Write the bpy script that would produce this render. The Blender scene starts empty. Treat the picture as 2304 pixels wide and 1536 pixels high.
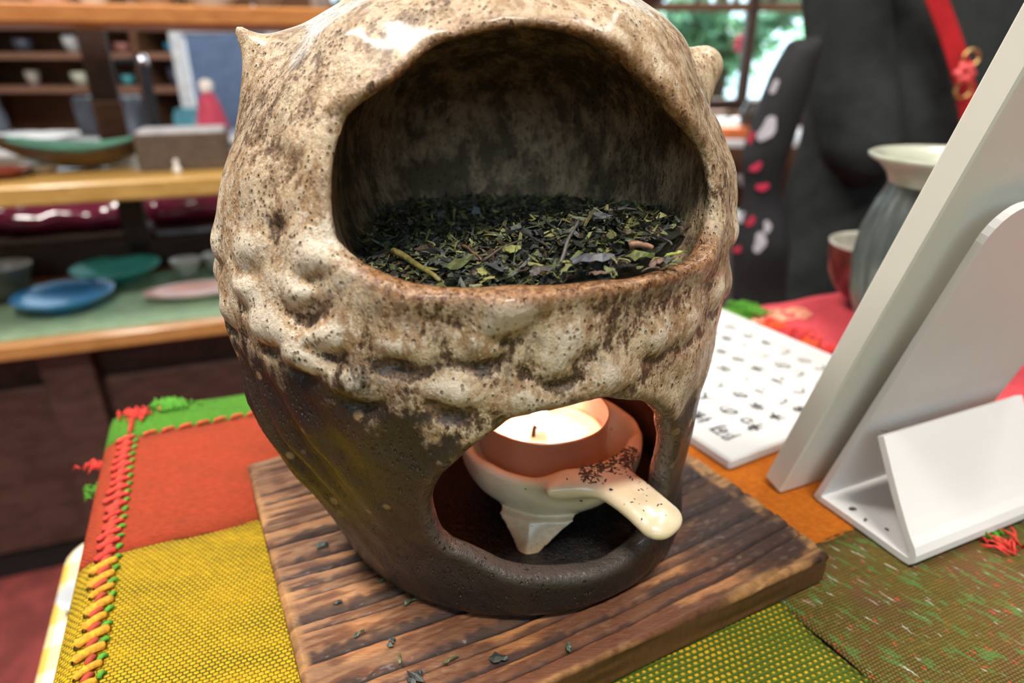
import bpy, math, random
import numpy as np
from mathutils import Vector, Matrix

# ---------------------------------------------------------------- camera, light, exposure
S = bpy.context.scene
COL = S.collection
F, PITCH, ZC = 1480.0, math.radians(23.5), 0.842
cam = bpy.data.cameras.new('camera')
cam.sensor_width = 36.0
cam.lens = 36.0 * F / 2304.0
cam.clip_start, cam.clip_end = 0.01, 60
cam.dof.use_dof = True
cam.dof.focus_distance = 0.147
cam.dof.aperture_fstop = 10.8
cam_o = bpy.data.objects.new('camera', cam); COL.objects.link(cam_o)
cam_o.location = (0, 0, ZC); cam_o.rotation_euler = (math.pi / 2 - PITCH, 0, 0)
S.camera = cam_o
S.view_settings.view_transform = 'Standard'
S.view_settings.look = 'None'
S.view_settings.gamma = 1.0
S.view_settings.use_curve_mapping = False
S.view_settings.exposure = 0.25
S.cycles.use_denoising = True
S.cycles.max_bounces = 8
S.cycles.sample_clamp_indirect = 4.0

W = bpy.data.worlds.new('sky'); S.world = W; W.use_nodes = True
bg = W.node_tree.nodes['Background']
bg.inputs[0].default_value = (0.62, 0.86, 1.0, 1); bg.inputs[1].default_value = 3.2

Y0W = -1.8
def area(name, loc, target, sx, sy, power, color):
    l = bpy.data.lights.new(name, 'AREA'); l.shape = 'RECTANGLE'; l.size = sx; l.size_y = sy
    l.energy = power; l.color = color
    o = bpy.data.objects.new(name, l); COL.objects.link(o); o.location = loc
    o.rotation_euler = (Vector(target) - Vector(loc)).to_track_quat('-Z', 'Y').to_euler()
    return o
area('ceiling_lamp_light', (0.15, -0.45, 2.36), (0.0, 0.2, 0.75), 0.6, 0.3, 46, (1.0, 0.93, 0.84))
area('front_fill_light', (0.1, Y0W + .12, 1.65), (0.0, 0.4, 0.95), 1.3, .9, 1.2, (0.97, 0.97, 1.0))  # added fill lamp behind the camera, brightens the burner's front
area('window_daylight', (-1.25, 3.0, 1.5), (-1.2, 1.5, .7), 1.7, 1.0, 12, (0.80, 0.92, 1.0))
area('window_daylight', (1.5, 3.0, 1.4), (1.2, 1.5, .6), 1.7, 1.2, 10, (0.80, 0.92, 1.0))
area('ceiling_lamp_light', (-0.9, 0.5, 2.36), (-0.6, 0.7, 0.6), 1.2, 0.16, 44, (1.0, 0.93, 0.86))
area('ceiling_lamp_light', (0.9, 0.9, 2.36), (0.5, 1.0, 0.5), 1.2, 0.16, 14, (1.0, 0.95, 0.9))
sun = bpy.data.lights.new('sun', 'SUN'); sun.energy = 14; sun.angle = 0.02; sun.color = (1, .97, .9)
so = bpy.data.objects.new('sun', sun); COL.objects.link(so); so.rotation_euler = (math.radians(40), 0, math.radians(150))

# ---------------------------------------------------------------- helpers
cP, sP = math.cos(PITCH), math.sin(PITCH)
def ray(px, py):
    u = (px - 1152) / F; v = -(py - 768) / F
    return np.array([u, cP + v * sP, v * cP - sP])
def at(px, py, z):
    d = ray(px, py); return np.array([0, 0, ZC]) + d * ((z - ZC) / d[2])
def aty(px, py, y):
    d = ray(px, py); return np.array([0, 0, ZC]) + d * (y / d[1])
rs = np.random.RandomState(7)
random.seed(7)

def setp(o, label=None, cat=None, group=None, kind=None):
    if label: o['label'] = label
    if cat: o['category'] = cat
    if group: o['group'] = group
    if kind: o['kind'] = kind
    return o
def empty(name, loc, label, cat, group=None, kind=None):
    o = bpy.data.objects.new(name, None); COL.objects.link(o); o.location = tuple(loc)
    o.empty_display_size = 0.01
    return setp(o, label, cat, group, kind)
def rootloc(p):
    l = np.zeros(3)
    while p is not None:
        l += np.array(p.location); p = p.parent
    return l
def mobj(name, verts, faces, mat, parent=None, smooth=False, attrs=None, kind=None, loc=None):
    """verts in world coordinates"""
    v = np.asarray(verts, float)
    if loc is not None: base = np.array(loc, float)
    elif parent is not None: base = rootloc(parent)
    else: base = np.array([(v[:, 0].min() + v[:, 0].max()) / 2, (v[:, 1].min() + v[:, 1].max()) / 2, v[:, 2].min()])
    me = bpy.data.meshes.new(name)
    v = v - base
    if isinstance(faces, np.ndarray):
        n, k = faces.shape
        me.vertices.add(len(v)); me.vertices.foreach_set('co', v.astype(np.float32).ravel())
        me.loops.add(n * k); me.loops.foreach_set('vertex_index', faces.astype(np.int32).ravel())
        me.polygons.add(n); me.polygons.foreach_set('loop_start', np.arange(0, n * k, k, dtype=np.int32))
        me.update(calc_edges=True); me.validate()
    else:
        me.from_pydata([tuple(a) for a in v], [], [tuple(f) for f in faces]); me.update()
    if smooth:
        me.polygons.foreach_set('use_smooth', np.ones(len(me.polygons), bool))
    for k, a in (attrs or {}).items():
        a = np.asarray(a, np.float32)
        if a.ndim == 1:
            at_ = me.attributes.new(k, 'FLOAT', 'POINT'); at_.data.foreach_set('value', a)
        else:
            if a.shape[1] == 3: a = np.c_[a, np.ones(len(a), np.float32)]
            at_ = me.attributes.new(k, 'FLOAT_COLOR', 'POINT'); at_.data.foreach_set('color', a.ravel())
    me.materials.append(mat)
    o = bpy.data.objects.new(name, me); COL.objects.link(o)
    if parent is not None:
        o.parent = parent
    else:
        o.location = tuple(base)
    if kind: o['kind'] = kind
    return o

class MB:
    def __init__(s): s.v = []; s.f = []
    def add(s, v, f):
        n = len(s.v); s.v += [tuple(map(float, a)) for a in v]; s.f += [tuple(i + n for i in q) for q in f]; return s
    def box(s, c, half, ax=None, bev=0.0):
        """box with chamfered edges; ax rows = axes"""
        ax = np.eye(3) if ax is None else np.asarray(ax, float)
        c = np.asarray(c, float); hx, hy, hz = half
        b = min(bev, hx * .9, hy * .9, hz * .9)
        if b <= 0:
            v = [c + i * hx * ax[0] + j * hy * ax[1] + k * hz * ax[2] for i in (-1, 1) for j in (-1, 1) for k in (-1, 1)]
            return s.add(v, [(0, 1, 3, 2), (4, 6, 7, 5), (0, 4, 5, 1), (2, 3, 7, 6), (0, 2, 6, 4), (1, 5, 7, 3)])
        P = {}; v = []
        for i in (-1, 1):
            for j in (-1, 1):
                for k in (-1, 1):
                    for a in range(3):
                        e = [hx - b, hy - b, hz - b]; e[a] = (hx, hy, hz)[a]
                        P[i, j, k, a] = len(v); v.append(c + i * e[0] * ax[0] + j * e[1] * ax[1] + k * e[2] * ax[2])
        f = []
        sg = (-1, 1)
        for q in sg:
            f.append([P[q, -1, -1, 0], P[q, 1, -1, 0], P[q, 1, 1, 0], P[q, -1, 1, 0]])
            f.append([P[-1, q, -1, 1], P[1, q, -1, 1], P[1, q, 1, 1], P[-1, q, 1, 1]])
            f.append([P[-1, -1, q, 2], P[1, -1, q, 2], P[1, 1, q, 2], P[-1, 1, q, 2]])
        for i in sg:
            for j in sg:
                f.append([P[i, j, -1, 0], P[i, j, 1, 0], P[i, j, 1, 1], P[i, j, -1, 1]])
                f.append([P[i, -1, j, 0], P[i, 1, j, 0], P[i, 1, j, 2], P[i, -1, j, 2]])
                f.append([P[-1, i, j, 1], P[1, i, j, 1], P[1, i, j, 2], P[-1, i, j, 2]])
                for k in sg: f.append([P[i, j, k, 0], P[i, j, k, 1], P[i, j, k, 2]])
        vv = np.array(v); g = []
        for q in f:
            m = vv[q].mean(0); nn = np.cross(vv[q[1]] - vv[q[0]], vv[q[2]] - vv[q[0]])
            g.append(q if nn @ (m - c) > 0 else q[::-1])
        return s.add(v, g)
    def tube(s, pts, rad, n=10, cap=True, flat=1.0, up=(0, 0, 1)):
        pts = np.asarray(pts, float); m = len(pts)
        rad = np.broadcast_to(np.asarray(rad, float), (m,))
        T = np.gradient(pts, axis=0); T /= np.linalg.norm(T, axis=1)[:, None] + 1e-12
        upv = np.array(up, float)
        v = []
        for i in range(m):
            a = np.cross(T[i], upv)
            if np.linalg.norm(a) < 1e-4: a = np.cross(T[i], (1, 0, 0.01))
            a /= np.linalg.norm(a); b = np.cross(T[i], a)
            for k in range(n):
                t = 2 * math.pi * k / n
                v.append(pts[i] + rad[i] * (math.cos(t) * a + math.sin(t) * flat * b))
        f = [(i * n + k, i * n + (k + 1) % n, (i + 1) * n + (k + 1) % n, (i + 1) * n + k) for i in range(m - 1) for k in range(n)]
        if cap: f += [tuple(range(n))[::-1], tuple((m - 1) * n + k for k in range(n))]
        return s.add(v, f)
    def lathe(s, c, prof, n=40, mod=None, close=False):
        """prof: list of (r, z)"""
        c = np.asarray(c, float); v = []
        for r, z in prof:
            for k in range(n):
                t = 2 * math.pi * k / n
                rr = r if mod is None else mod(r, z, t)
                v.append(c + (rr * math.cos(t), rr * math.sin(t), z))
        m = len(prof)
        f = [(i * n + k, i * n + (k + 1) % n, (i + 1) * n + (k + 1) % n, (i + 1) * n + k) for i in range(m - 1) for k in range(n)]
        if close: f += [((m - 1) * n + k, (m - 1) * n + (k + 1) % n, (k + 1) % n, k) for k in range(n)]
        return s.add(v, f)
    def strip(s, A, B):
        """surface between two polylines"""
        n = len(A); return s.add(list(A) + list(B), [(i, i + 1, n + i + 1, n + i) for i in range(n - 1)])
    def out(s, name, mat, parent=None, smooth=False, **k):
        return mobj(name, s.v, s.f, mat, parent, smooth, **k)

# --- materials
class N:
    def __init__(s, name, rough=.5, coat=0, metal=0, spec=.5):
        s.m = bpy.data.materials.new(name); s.m.use_nodes = True; s.t = s.m.node_tree
        s.b = s.t.nodes['Principled BSDF']; s.b.inputs['Roughness'].default_value = rough
        s.b.inputs['Coat Weight'].default_value = coat; s.b.inputs['Coat Roughness'].default_value = .12
        s.b.inputs['Metallic'].default_value = metal; s.b.inputs['Specular IOR Level'].default_value = spec
        s.tc = s.t.nodes.new('ShaderNodeTexCoord').outputs['Object']
    def n(s, ty, **k):
        x = s.t.nodes.new('ShaderNode' + ty)
        for a, b in k.items(): setattr(x, a, b)
        return x
    def link(s, a, b):
        if isinstance(a, (int, float)): b.default_value = a
        elif isinstance(a, (tuple, list)): b.default_value = tuple(a) + ((1,) if len(a) == 3 and len(b.default_value) == 4 else ())
        else: s.t.links.new(a, b)
    def mapping(s, scale=(1, 1, 1), rot=(0, 0, 0), loc=(0, 0, 0), src=None):
        x = s.n('Mapping'); s.link(src or s.tc, x.inputs[0]); x.inputs['Scale'].default_value = scale
        x.inputs['Rotation'].default_value = rot; x.inputs['Location'].default_value = loc; return x.outputs[0]
    def noise(s, scale, detail=4, rough=.55, vec=None, dist=0):
        x = s.n('TexNoise'); s.link(vec or s.tc, x.inputs['Vector']); x.inputs['Scale'].default_value = scale
        x.inputs['Detail'].default_value = detail; x.inputs['Roughness'].default_value = rough; x.inputs['Distortion'].default_value = dist
        return x.outputs['Fac']
    def voro(s, scale, vec=None, feature='F1', rnd=1):
        x = s.n('TexVoronoi', feature=feature); s.link(vec or s.tc, x.inputs['Vector']); x.inputs['Scale'].default_value = scale
        x.inputs['Randomness'].default_value = rnd
        return x.outputs['Distance']
    def math(s, op, a, b=0, c=0):
        x = s.n('Math', operation=op); s.link(a, x.inputs[0]); s.link(b, x.inputs[1]); s.link(c, x.inputs[2]); return x.outputs[0]
    def step(s, a, lo, hi, o0=0., o1=1.):
        x = s.n('MapRange', interpolation_type='SMOOTHSTEP'); s.link(a, x.inputs[0])
        for i, q in enumerate((lo, hi, o0, o1)): x.inputs[i + 1].default_value = q
        return x.outputs[0]
    def mix(s, f, a, b, mode='MIX'):
        x = s.n('Mix', data_type='RGBA', blend_type=mode); s.link(f, x.inputs[0]); s.link(a, x.inputs[6]); s.link(b, x.inputs[7]); return x.outputs[2]
    def ramp(s, f, stops):
        x = s.n('ValToRGB'); s.link(f, x.inputs[0]); e = x.color_ramp.elements
        while len(e) < len(stops): e.new(.5)
        for i, (p, c) in enumerate(stops): e[i].position = p; e[i].color = tuple(c) + (1,)
        return x.outputs[0]
    def attr(s, name, out='Fac'):
        x = s.n('Attribute', attribute_name=name); return x.outputs[out]
    def sep(s, v=None):
        x = s.n('SeparateXYZ'); s.link(v or s.tc, x.inputs[0]); return x.outputs
    def col(s, c): s.link(c, s.b.inputs['Base Color']); return s
    def bump(s, h, dist, strength=1., prev=None):
        x = s.n('Bump'); s.link(h, x.inputs['Height']); x.inputs['Distance'].default_value = dist; x.inputs['Strength'].default_value = strength
        if prev is not None: s.link(prev, x.inputs['Normal'])
        s.link(x.outputs[0], s.b.inputs['Normal']); return x.outputs[0]

def plain(name, c, rough=.5, coat=0, metal=0, var=.12, scale=40, bump=0, spec=.5):
    m = N(name, rough, coat, metal, spec)
    f = m.noise(scale)
    a = tuple(x * (1 - var) for x in c); b = tuple(min(1, x * (1 + var)) for x in c)
    m.col(m.mix(m.step(f, .35, .65), a, b))
    if bump: m.bump(f, bump)
    return m.m
def woodmat(name, c1, c2, rough=.62, scale=(3, 40, 40), rot=(0, 0, 0), coat=0):
    m = N(name, rough, coat, 0, .3)
    v = m.mapping(scale, rot); f = m.noise(2.2, 6, .6, v, .6)
    m.col(m.ramp(f, [(.3, c1), (.7, c2)])); m.bump(f, .001, .4)
    return m.m
def emis(name, c, st):
    m = bpy.data.materials.new(name); m.use_nodes = True; t = m.node_tree; b = t.nodes['Principled BSDF']
    b.inputs['Base Color'].default_value = tuple(c) + (1,); b.inputs['Emission Color'].default_value = tuple(c) + (1,)
    b.inputs['Emission Strength'].default_value = st
    return m

# --- SDF tools
def smax(a, b, k):
    h = np.maximum(k - np.abs(a - b), 0) / k; return np.maximum(a, b) + h * h * k * .25
def smin(a, b, k): return -smax(-a, -b, k)
def polysdf(px, py, poly):
    d = np.full(px.shape, 1e9); sgn = np.ones(px.shape); n = len(poly)
    for i in range(n):
        a = poly[i]; b = poly[(i + 1) % n]; ex, ey = b[0] - a[0], b[1] - a[1]
        wx, wy = px - a[0], py - a[1]
        t = np.clip((wx * ex + wy * ey) / (ex * ex + ey * ey + 1e-15), 0, 1)
        d = np.minimum(d, (wx - ex * t) ** 2 + (wy - ey * t) ** 2)
        c1 = py >= a[1]; c2 = py < b[1]; c3 = ex * wy > ey * wx
        fl = (c1 & c2 & c3) | (~c1 & ~c2 & ~c3); sgn = np.where(fl, -sgn, sgn)
    return sgn * np.sqrt(d)
def chaikin(p, n=2, closed=False):
    p = np.asarray(p, float)
    for _ in range(n):
        if closed:
            r = np.roll(p, -1, 0); p = np.stack([.75 * p + .25 * r, .25 * p + .75 * r], 1).reshape(-1, p.shape[1])
        else:
            q = .75 * p[:-1] + .25 * p[1:]; r = .25 * p[:-1] + .75 * p[1:]
            p = np.vstack([p[:1], np.stack([q, r], 1).reshape(-1, p.shape[1]), p[-1:]])
    return p
class Grid2:
    def __init__(s, poly, lo, hi, n):
        s.lo = np.array(lo); s.hi = np.array(hi); s.n = n
        gx, gy = np.meshgrid(np.linspace(lo[0], hi[0], n), np.linspace(lo[1], hi[1], n), indexing='ij')
        s.g = polysdf(gx, gy, poly)
    def __call__(s, x, y):
        n = s.n; u = np.clip((x - s.lo[0]) / (s.hi[0] - s.lo[0]) * (n - 1), 0, n - 1.001)
        v = np.clip((y - s.lo[1]) / (s.hi[1] - s.lo[1]) * (n - 1), 0, n - 1.001)
        i = u.astype(np.int32); j = v.astype(np.int32); u = u - i; v = v - j; g = s.g
        return (g[i, j] * (1 - u) + g[i + 1, j] * u) * (1 - v) + (g[i, j + 1] * (1 - u) + g[i + 1, j + 1] * u) * v
NT = rs.rand(32, 32, 32)
def vnoise(x, y, z, sc):
    x = x * sc + 100; y = y * sc + 100; z = z * sc + 100
    i = np.floor(x).astype(np.int32); j = np.floor(y).astype(np.int32); k = np.floor(z).astype(np.int32)
    u = x - i; v = y - j; w = z - k; u = u * u * (3 - 2 * u); v = v * v * (3 - 2 * v); w = w * w * (3 - 2 * w)
    def g(a, b, c): return NT[(i + a) & 31, (j + b) & 31, (k + c) & 31]
    r = 0
    for a in (0, 1):
        for b in (0, 1):
            for c in (0, 1):
                r = r + g(a, b, c) * (u if a else 1 - u) * (v if b else 1 - v) * (w if c else 1 - w)
    return r - .5
def capsule(x, y, z, a, b, ra, rb):
    a = np.array(a, float); b = np.array(b, float); e = b - a
    t = np.clip(((x - a[0]) * e[0] + (y - a[1]) * e[1] + (z - a[2]) * e[2]) / (e @ e), 0, 1)
    return np.sqrt((x - a[0] - t * e[0]) ** 2 + (y - a[1] - t * e[1]) ** 2 + (z - a[2] - t * e[2]) ** 2) - (ra + (rb - ra) * t)
def ellip(x, y, z, c, r):
    q = np.sqrt(((x - c[0]) / r[0]) ** 2 + ((y - c[1]) / r[1]) ** 2 + ((z - c[2]) / r[2]) ** 2)
    return (q - 1) * min(r)
def surfnet(f, lo, hi, h):
    ax = [np.arange(lo[i], hi[i] + h, h) for i in range(3)]
    nx, ny, nz = map(len, ax)
    D = np.empty((nx, ny, nz), np.float32)
    for i in range(0, nx, 24):
        X, Y, Z = np.meshgrid(ax[0][i:i + 24], ax[1], ax[2], indexing='ij'); D[i:i + 24] = f(X, Y, Z)
    sg = D < 0
    c = np.zeros((nx - 1, ny - 1, nz - 1), np.int8)
    for a in (0, 1):
        for b in (0, 1):
            for d in (0, 1): c += sg[a:nx - 1 + a, b:ny - 1 + b, d:nz - 1 + d]
    act = (c > 0) & (c < 8)
    idx = np.full(act.shape, -1, np.int64); I = np.argwhere(act); idx[act] = np.arange(len(I))
    acc = np.zeros((len(I), 3)); cnt = np.zeros(len(I))
    corners = [(a, b, d) for a in (0, 1) for b in (0, 1) for d in (0, 1)]
    for p in corners:
        for q in corners:
            if sum(abs(p[i] - q[i]) for i in range(3)) == 1 and p < q:
                dp = D[I[:, 0] + p[0], I[:, 1] + p[1], I[:, 2] + p[2]]; dq = D[I[:, 0] + q[0], I[:, 1] + q[1], I[:, 2] + q[2]]
                m = (dp < 0) != (dq < 0); t = np.where(m, dp / np.where(m, dp - dq, 1), 0)
                pos = np.array(p)[None] + t[:, None] * (np.array(q) - np.array(p))[None]
                acc += pos * m[:, None]; cnt += m
    V = (I + acc / cnt[:, None]) * h + np.array(lo)
    quads = []
    for axis in range(3):
        o1, o2 = [a for a in range(3) if a != axis]
        s0 = [slice(1, -1)] * 3; s0[axis] = slice(0, -1); s1 = list(s0); s1[axis] = slice(1, None)
        a = sg[tuple(s0)]; b = sg[tuple(s1)]; E = np.argwhere(a != b); ins = a[a != b]
        E[:, o1] += 1; E[:, o2] += 1
        def gi(d1, d2):
            q = E.copy(); q[:, o1] -= d1; q[:, o2] -= d2; return idx[q[:, 0], q[:, 1], q[:, 2]]
        Q = np.stack([gi(1, 1), gi(0, 1), gi(0, 0), gi(1, 0)], 1)
        if axis == 1: Q = Q[:, ::-1]
        Q = np.where(ins[:, None], Q, Q[:, ::-1]); quads.append(Q)
    Q = np.vstack(quads); Q = Q[(Q >= 0).all(1)]
    return V, Q

# ================================================================= SETTING
BT = .712                                   # top of the board
woodD = woodmat('dark_wood', (.028, .016, .012), (.075, .04, .028))
woodM = woodmat('brown_wood', (.10, .045, .022), (.20, .10, .05))
floorm = plain('red_carpet', (.20, .035, .03), .9, var=.25, scale=25)
wallm = plain('plaster', (.24, .19, .14), .9, scale=8)
ceilm = plain('ceiling_boards', (.26, .23, .19), .9, scale=8)
X0, X1, Y0, Y1, ZT = -2.4, 2.6, -1.8, 3.1, 2.4
def struct(name, mb, mat, **k):
    o = mb.out(name, mat, **k); o['kind'] = 'structure'; return o
struct('floor', MB().box(((X0 + X1) / 2, (Y0 + Y1) / 2, -.05), ((X1 - X0) / 2, (Y1 - Y0) / 2, .05)), floorm)
struct('ceiling', MB().box(((X0 + X1) / 2, (Y0 + Y1) / 2, ZT + .05), ((X1 - X0) / 2, (Y1 - Y0) / 2, .05)), ceilm)
struct('wall_left', MB().box((X0 - .05, (Y0 + Y1) / 2, ZT / 2), (.05, (Y1 - Y0) / 2, ZT / 2)), wallm)
struct('wall_right', MB().box((X1 + .05, (Y0 + Y1) / 2, ZT / 2), (.05, (Y1 - Y0) / 2, ZT / 2)), wallm)
wf_ = MB()
for c_, h_ in (((-1.5, Y0 - .05, 1.2), (.9, .05, 1.2)), ((1.7, Y0 - .05, 1.2), (.9, .05, 1.2)), ((.1, Y0 - .05, .6), (.7, .05, .6)), ((.1, Y0 - .05, 2.25), (.7, .05, .15))): wf_.box(c_, h_)
struct('wall_front', wf_, wallm)  # unseen wall, its window opening added so sky light fills from the front
wins = [(-2.2, -.35, .95, 2.1), (.55, 2.45, .62, 2.1)]
wb = MB()
xs = [X0, wins[0][0], wins[0][1], wins[1][0], wins[1][1], X1]
for i in (0, 2, 4): wb.box(((xs[i] + xs[i + 1]) / 2, Y1 + .05, ZT / 2), ((xs[i + 1] - xs[i]) / 2, .05, ZT / 2))
for w in wins:
    wb.box(((w[0] + w[1]) / 2, Y1 + .05, w[2] / 2), ((w[1] - w[0]) / 2, .05, w[2] / 2))
    wb.box(((w[0] + w[1]) / 2, Y1 + .05, (w[3] + ZT) / 2), ((w[1] - w[0]) / 2, .05, (ZT - w[3]) / 2))
struct('wall_back', wb, woodM)
glass = N('window_glass', .0); tr_ = glass.n('BsdfTransparent'); gs_ = glass.n('BsdfGlossy'); gs_.inputs['Roughness'].default_value = .02
mx_ = glass.n('MixShader'); mx_.inputs[0].default_value = .07; glass.link(tr_.outputs[0], mx_.inputs[1]); glass.link(gs_.outputs[0], mx_.inputs[2])
glass.link(mx_.outputs[0], glass.t.nodes['Material Output'].inputs[0])
glass = glass.m
for wi, w in enumerate(wins):
    root = bpy.data.objects.new('window_%d' % (wi + 1), None); COL.objects.link(root); root.location = ((w[0] + w[1]) / 2, Y1, w[2]); root['kind'] = 'structure'
    fr = MB(); cx = (w[0] + w[1]) / 2; hw = (w[1] - w[0]) / 2; hz = (w[3] - w[2]) / 2; cz = (w[2] + w[3]) / 2
    for x in (w[0] + .02, w[1] - .02): fr.box((x, Y1 + .03, cz), (.025, .03, hz), bev=.004)
    for z in (w[2] + .02, w[3] - .02): fr.box((cx, Y1 + .03, z), (hw, .03, .025), bev=.004)
    frm = fr.out('window_frame', woodD, root)
    n = 4
    for k in range(1, n):
        MB().box((w[0] + 2 * hw * k / n, Y1 + .03, cz), (.022, .025, hz), bev=.004).out('mullion', woodD, frm)
    MB().box((cx, Y1 + .03, 1.03), (hw, .024, .018), bev=.004).out('transom', woodM, frm)
    for k in range(12):
        MB().box((w[0] + 2 * hw * (k + .5) / 12, Y1 + .03, (1.03 + w[3]) / 2), (.008, .012, (w[3] - 1.03) / 2)).out('glazing_bar', woodD, frm)
    for k in range(n):
        MB().box((w[0] + 2 * hw * (k + .5) / n, Y1 + .03, cz), (hw / n - .02, .002, hz - .03)).out('pane', glass, root)
    MB().box((cx, Y1 - .05, w[2] - .015), (hw, .07, .015), bev=.004).out('sill', woodM, root)

# garden beyond the windows
struct('ground_outside', MB().box((0, 9.2, -.06), (14, 6, .05)), plain('garden_soil', (.12, .14, .06), .9, scale=3))
leafm = N('garden_leaf', .45); leafm.col(leafm.attr('Col', 'Color')); leafm.b.inputs['Subsurface Weight'].default_value = 0; tl_ = leafm.n('BsdfTranslucent'); leafm.link(leafm.attr('Col', 'Color'), tl_.inputs[0]); mx_ = leafm.n('MixShader'); mx_.inputs[0].default_value = .5
leafm.link(leafm.b.outputs[0], mx_.inputs[1]); leafm.link(tl_.outputs[0], mx_.inputs[2]); leafm.link(mx_.outputs[0], leafm.t.nodes['Material Output'].inputs[0]); leafm = leafm.m
barkm = plain('bark', (.08, .055, .04), .9, scale=12, bump=.01)
def tree(x, y, h, r, n, label, seed, size):
    q = np.random.RandomState(seed)
    t = empty('garden_tree', (x, y, 0), label, 'tree', 'trees outside the shop windows', None)
    MB().tube([(x, y, 0), (x + .05, y, h * .3), (x - .03, y + .05, h * .6), (x, y, h * .9)], [.07, .06, .045, .02], 8).out('trunk', barkm, t, True)
    c = q.randn(14, 3) * [r * .5, r * .5, h * .22] + [x, y, h * .55]
    k = q.randint(0, 14, n); p = c[k] + q.randn(n, 3) * r * .2
    a = q.randn(n, 3); a /= np.linalg.norm(a, axis=1)[:, None]; b = np.cross(a, q.randn(n, 3)); b /= np.linalg.norm(b, axis=1)[:, None]
    s = size * (.6 + q.rand(n, 1) * .8)
    V = np.stack([p - a * s, p + b * s * .45, p + a * s, p - b * s * .45], 1).reshape(-1, 3)
    colr = np.repeat(np.array([.17, .36, .24]) * (.5 + q.rand(n, 1) * 1.6) + q.rand(n, 1) * [.06, .05, .02], 4, 0)
    o = mobj('foliage', V, np.arange(4 * n).reshape(n, 4), leafm, t, attrs={'Col': colr}); o['kind'] = 'stuff'
tree(1.30, 4.6, 2.6, .42, 1300, 'loose green tree outside window behind the dark-coated person', 1, .075)
tree(2.6, 5.0, 3.0, .42, 1500, 'bushy tree outside at the right end of the window', 2, .08)
tree(1.6, 7.2, 3.2, .85, 1700, 'taller tree outside, left of the window post', 3, .08)
tree(-2.4, 6.6, 3.0, .9, 2500, 'green tree outside behind the pottery shelves', 4, .08)
fl = empty('flower', (1.35, 3.7, 0), 'pink flower head glowing outside the window above the pot', 'flower')
p = aty(1668, 98, 3.7)
mb = MB()
for k in range(8):
    a = k * math.pi / 4; mb.tube([p, p + .03 * np.array([math.cos(a), -.3, math.sin(a)]), p + .05 * np.array([math.cos(a), -.2, math.sin(a)])], [.005, .02, .004], 6, flat=.4)
mb.out('petals', plain('pink_petal', (.9, .05, .18), .5), fl, True)
MB().tube([(p[0], 3.72, 0), (p[0] + .05, 3.72, .5), p], [.008, .006, .004], 6).out('stem', plain('green_stem', (.1, .25, .06), .6), fl, True)

# ceiling lamp housings
for (x, y, sx, sy, lb) in ((.15, -.45, .32, .17, 'short white ceiling lamp above the table'), (-.9, .5, .62, .1, 'long white ceiling lamp above the pottery shelves'), (.9, .9, .62, .1, 'long white ceiling lamp above the dark-coated person')):
    t = empty('ceiling_lamp', (x, y, 2.37), lb, 'lamp')
    MB().box((x, y, 2.385), (sx, sy, .015), bev=.005).out('housing', plain('lamp_white', (.8, .8, .78), .4), t)

# ================================================================= TABLE AND CLOTHS
TA = math.radians(24.0)
TU = np.array([math.cos(TA), math.sin(TA), 0]); TV = np.array([-math.sin(TA), math.cos(TA), 0]); UP = np.array([0, 0, 1.])
def tp(p, q, z=.7): return TU * p + TV * q + UP * z
tb = empty('display_table', tp(.3, 0, 0), 'wooden table under the bright patchwork cloth and red runner', 'table')
AX = [TU, TV, UP]
MB().box(tp(.345, -.02, .684), (.398, .305, .0125), AX, .003).out('tabletop', woodM, tb)
for a, b in ((.14, -.27), (.69, -.27), (.14, .23), (.69, .23)):
    MB().box(tp(a, b, .336), (.025, .025, .336), AX, .003).out('leg', woodM, tb)
for b in (-.27, .23): MB().box(tp(.415, b, .648), (.27, .012, .023), AX, .002).out('apron', woodM, tb)

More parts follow.
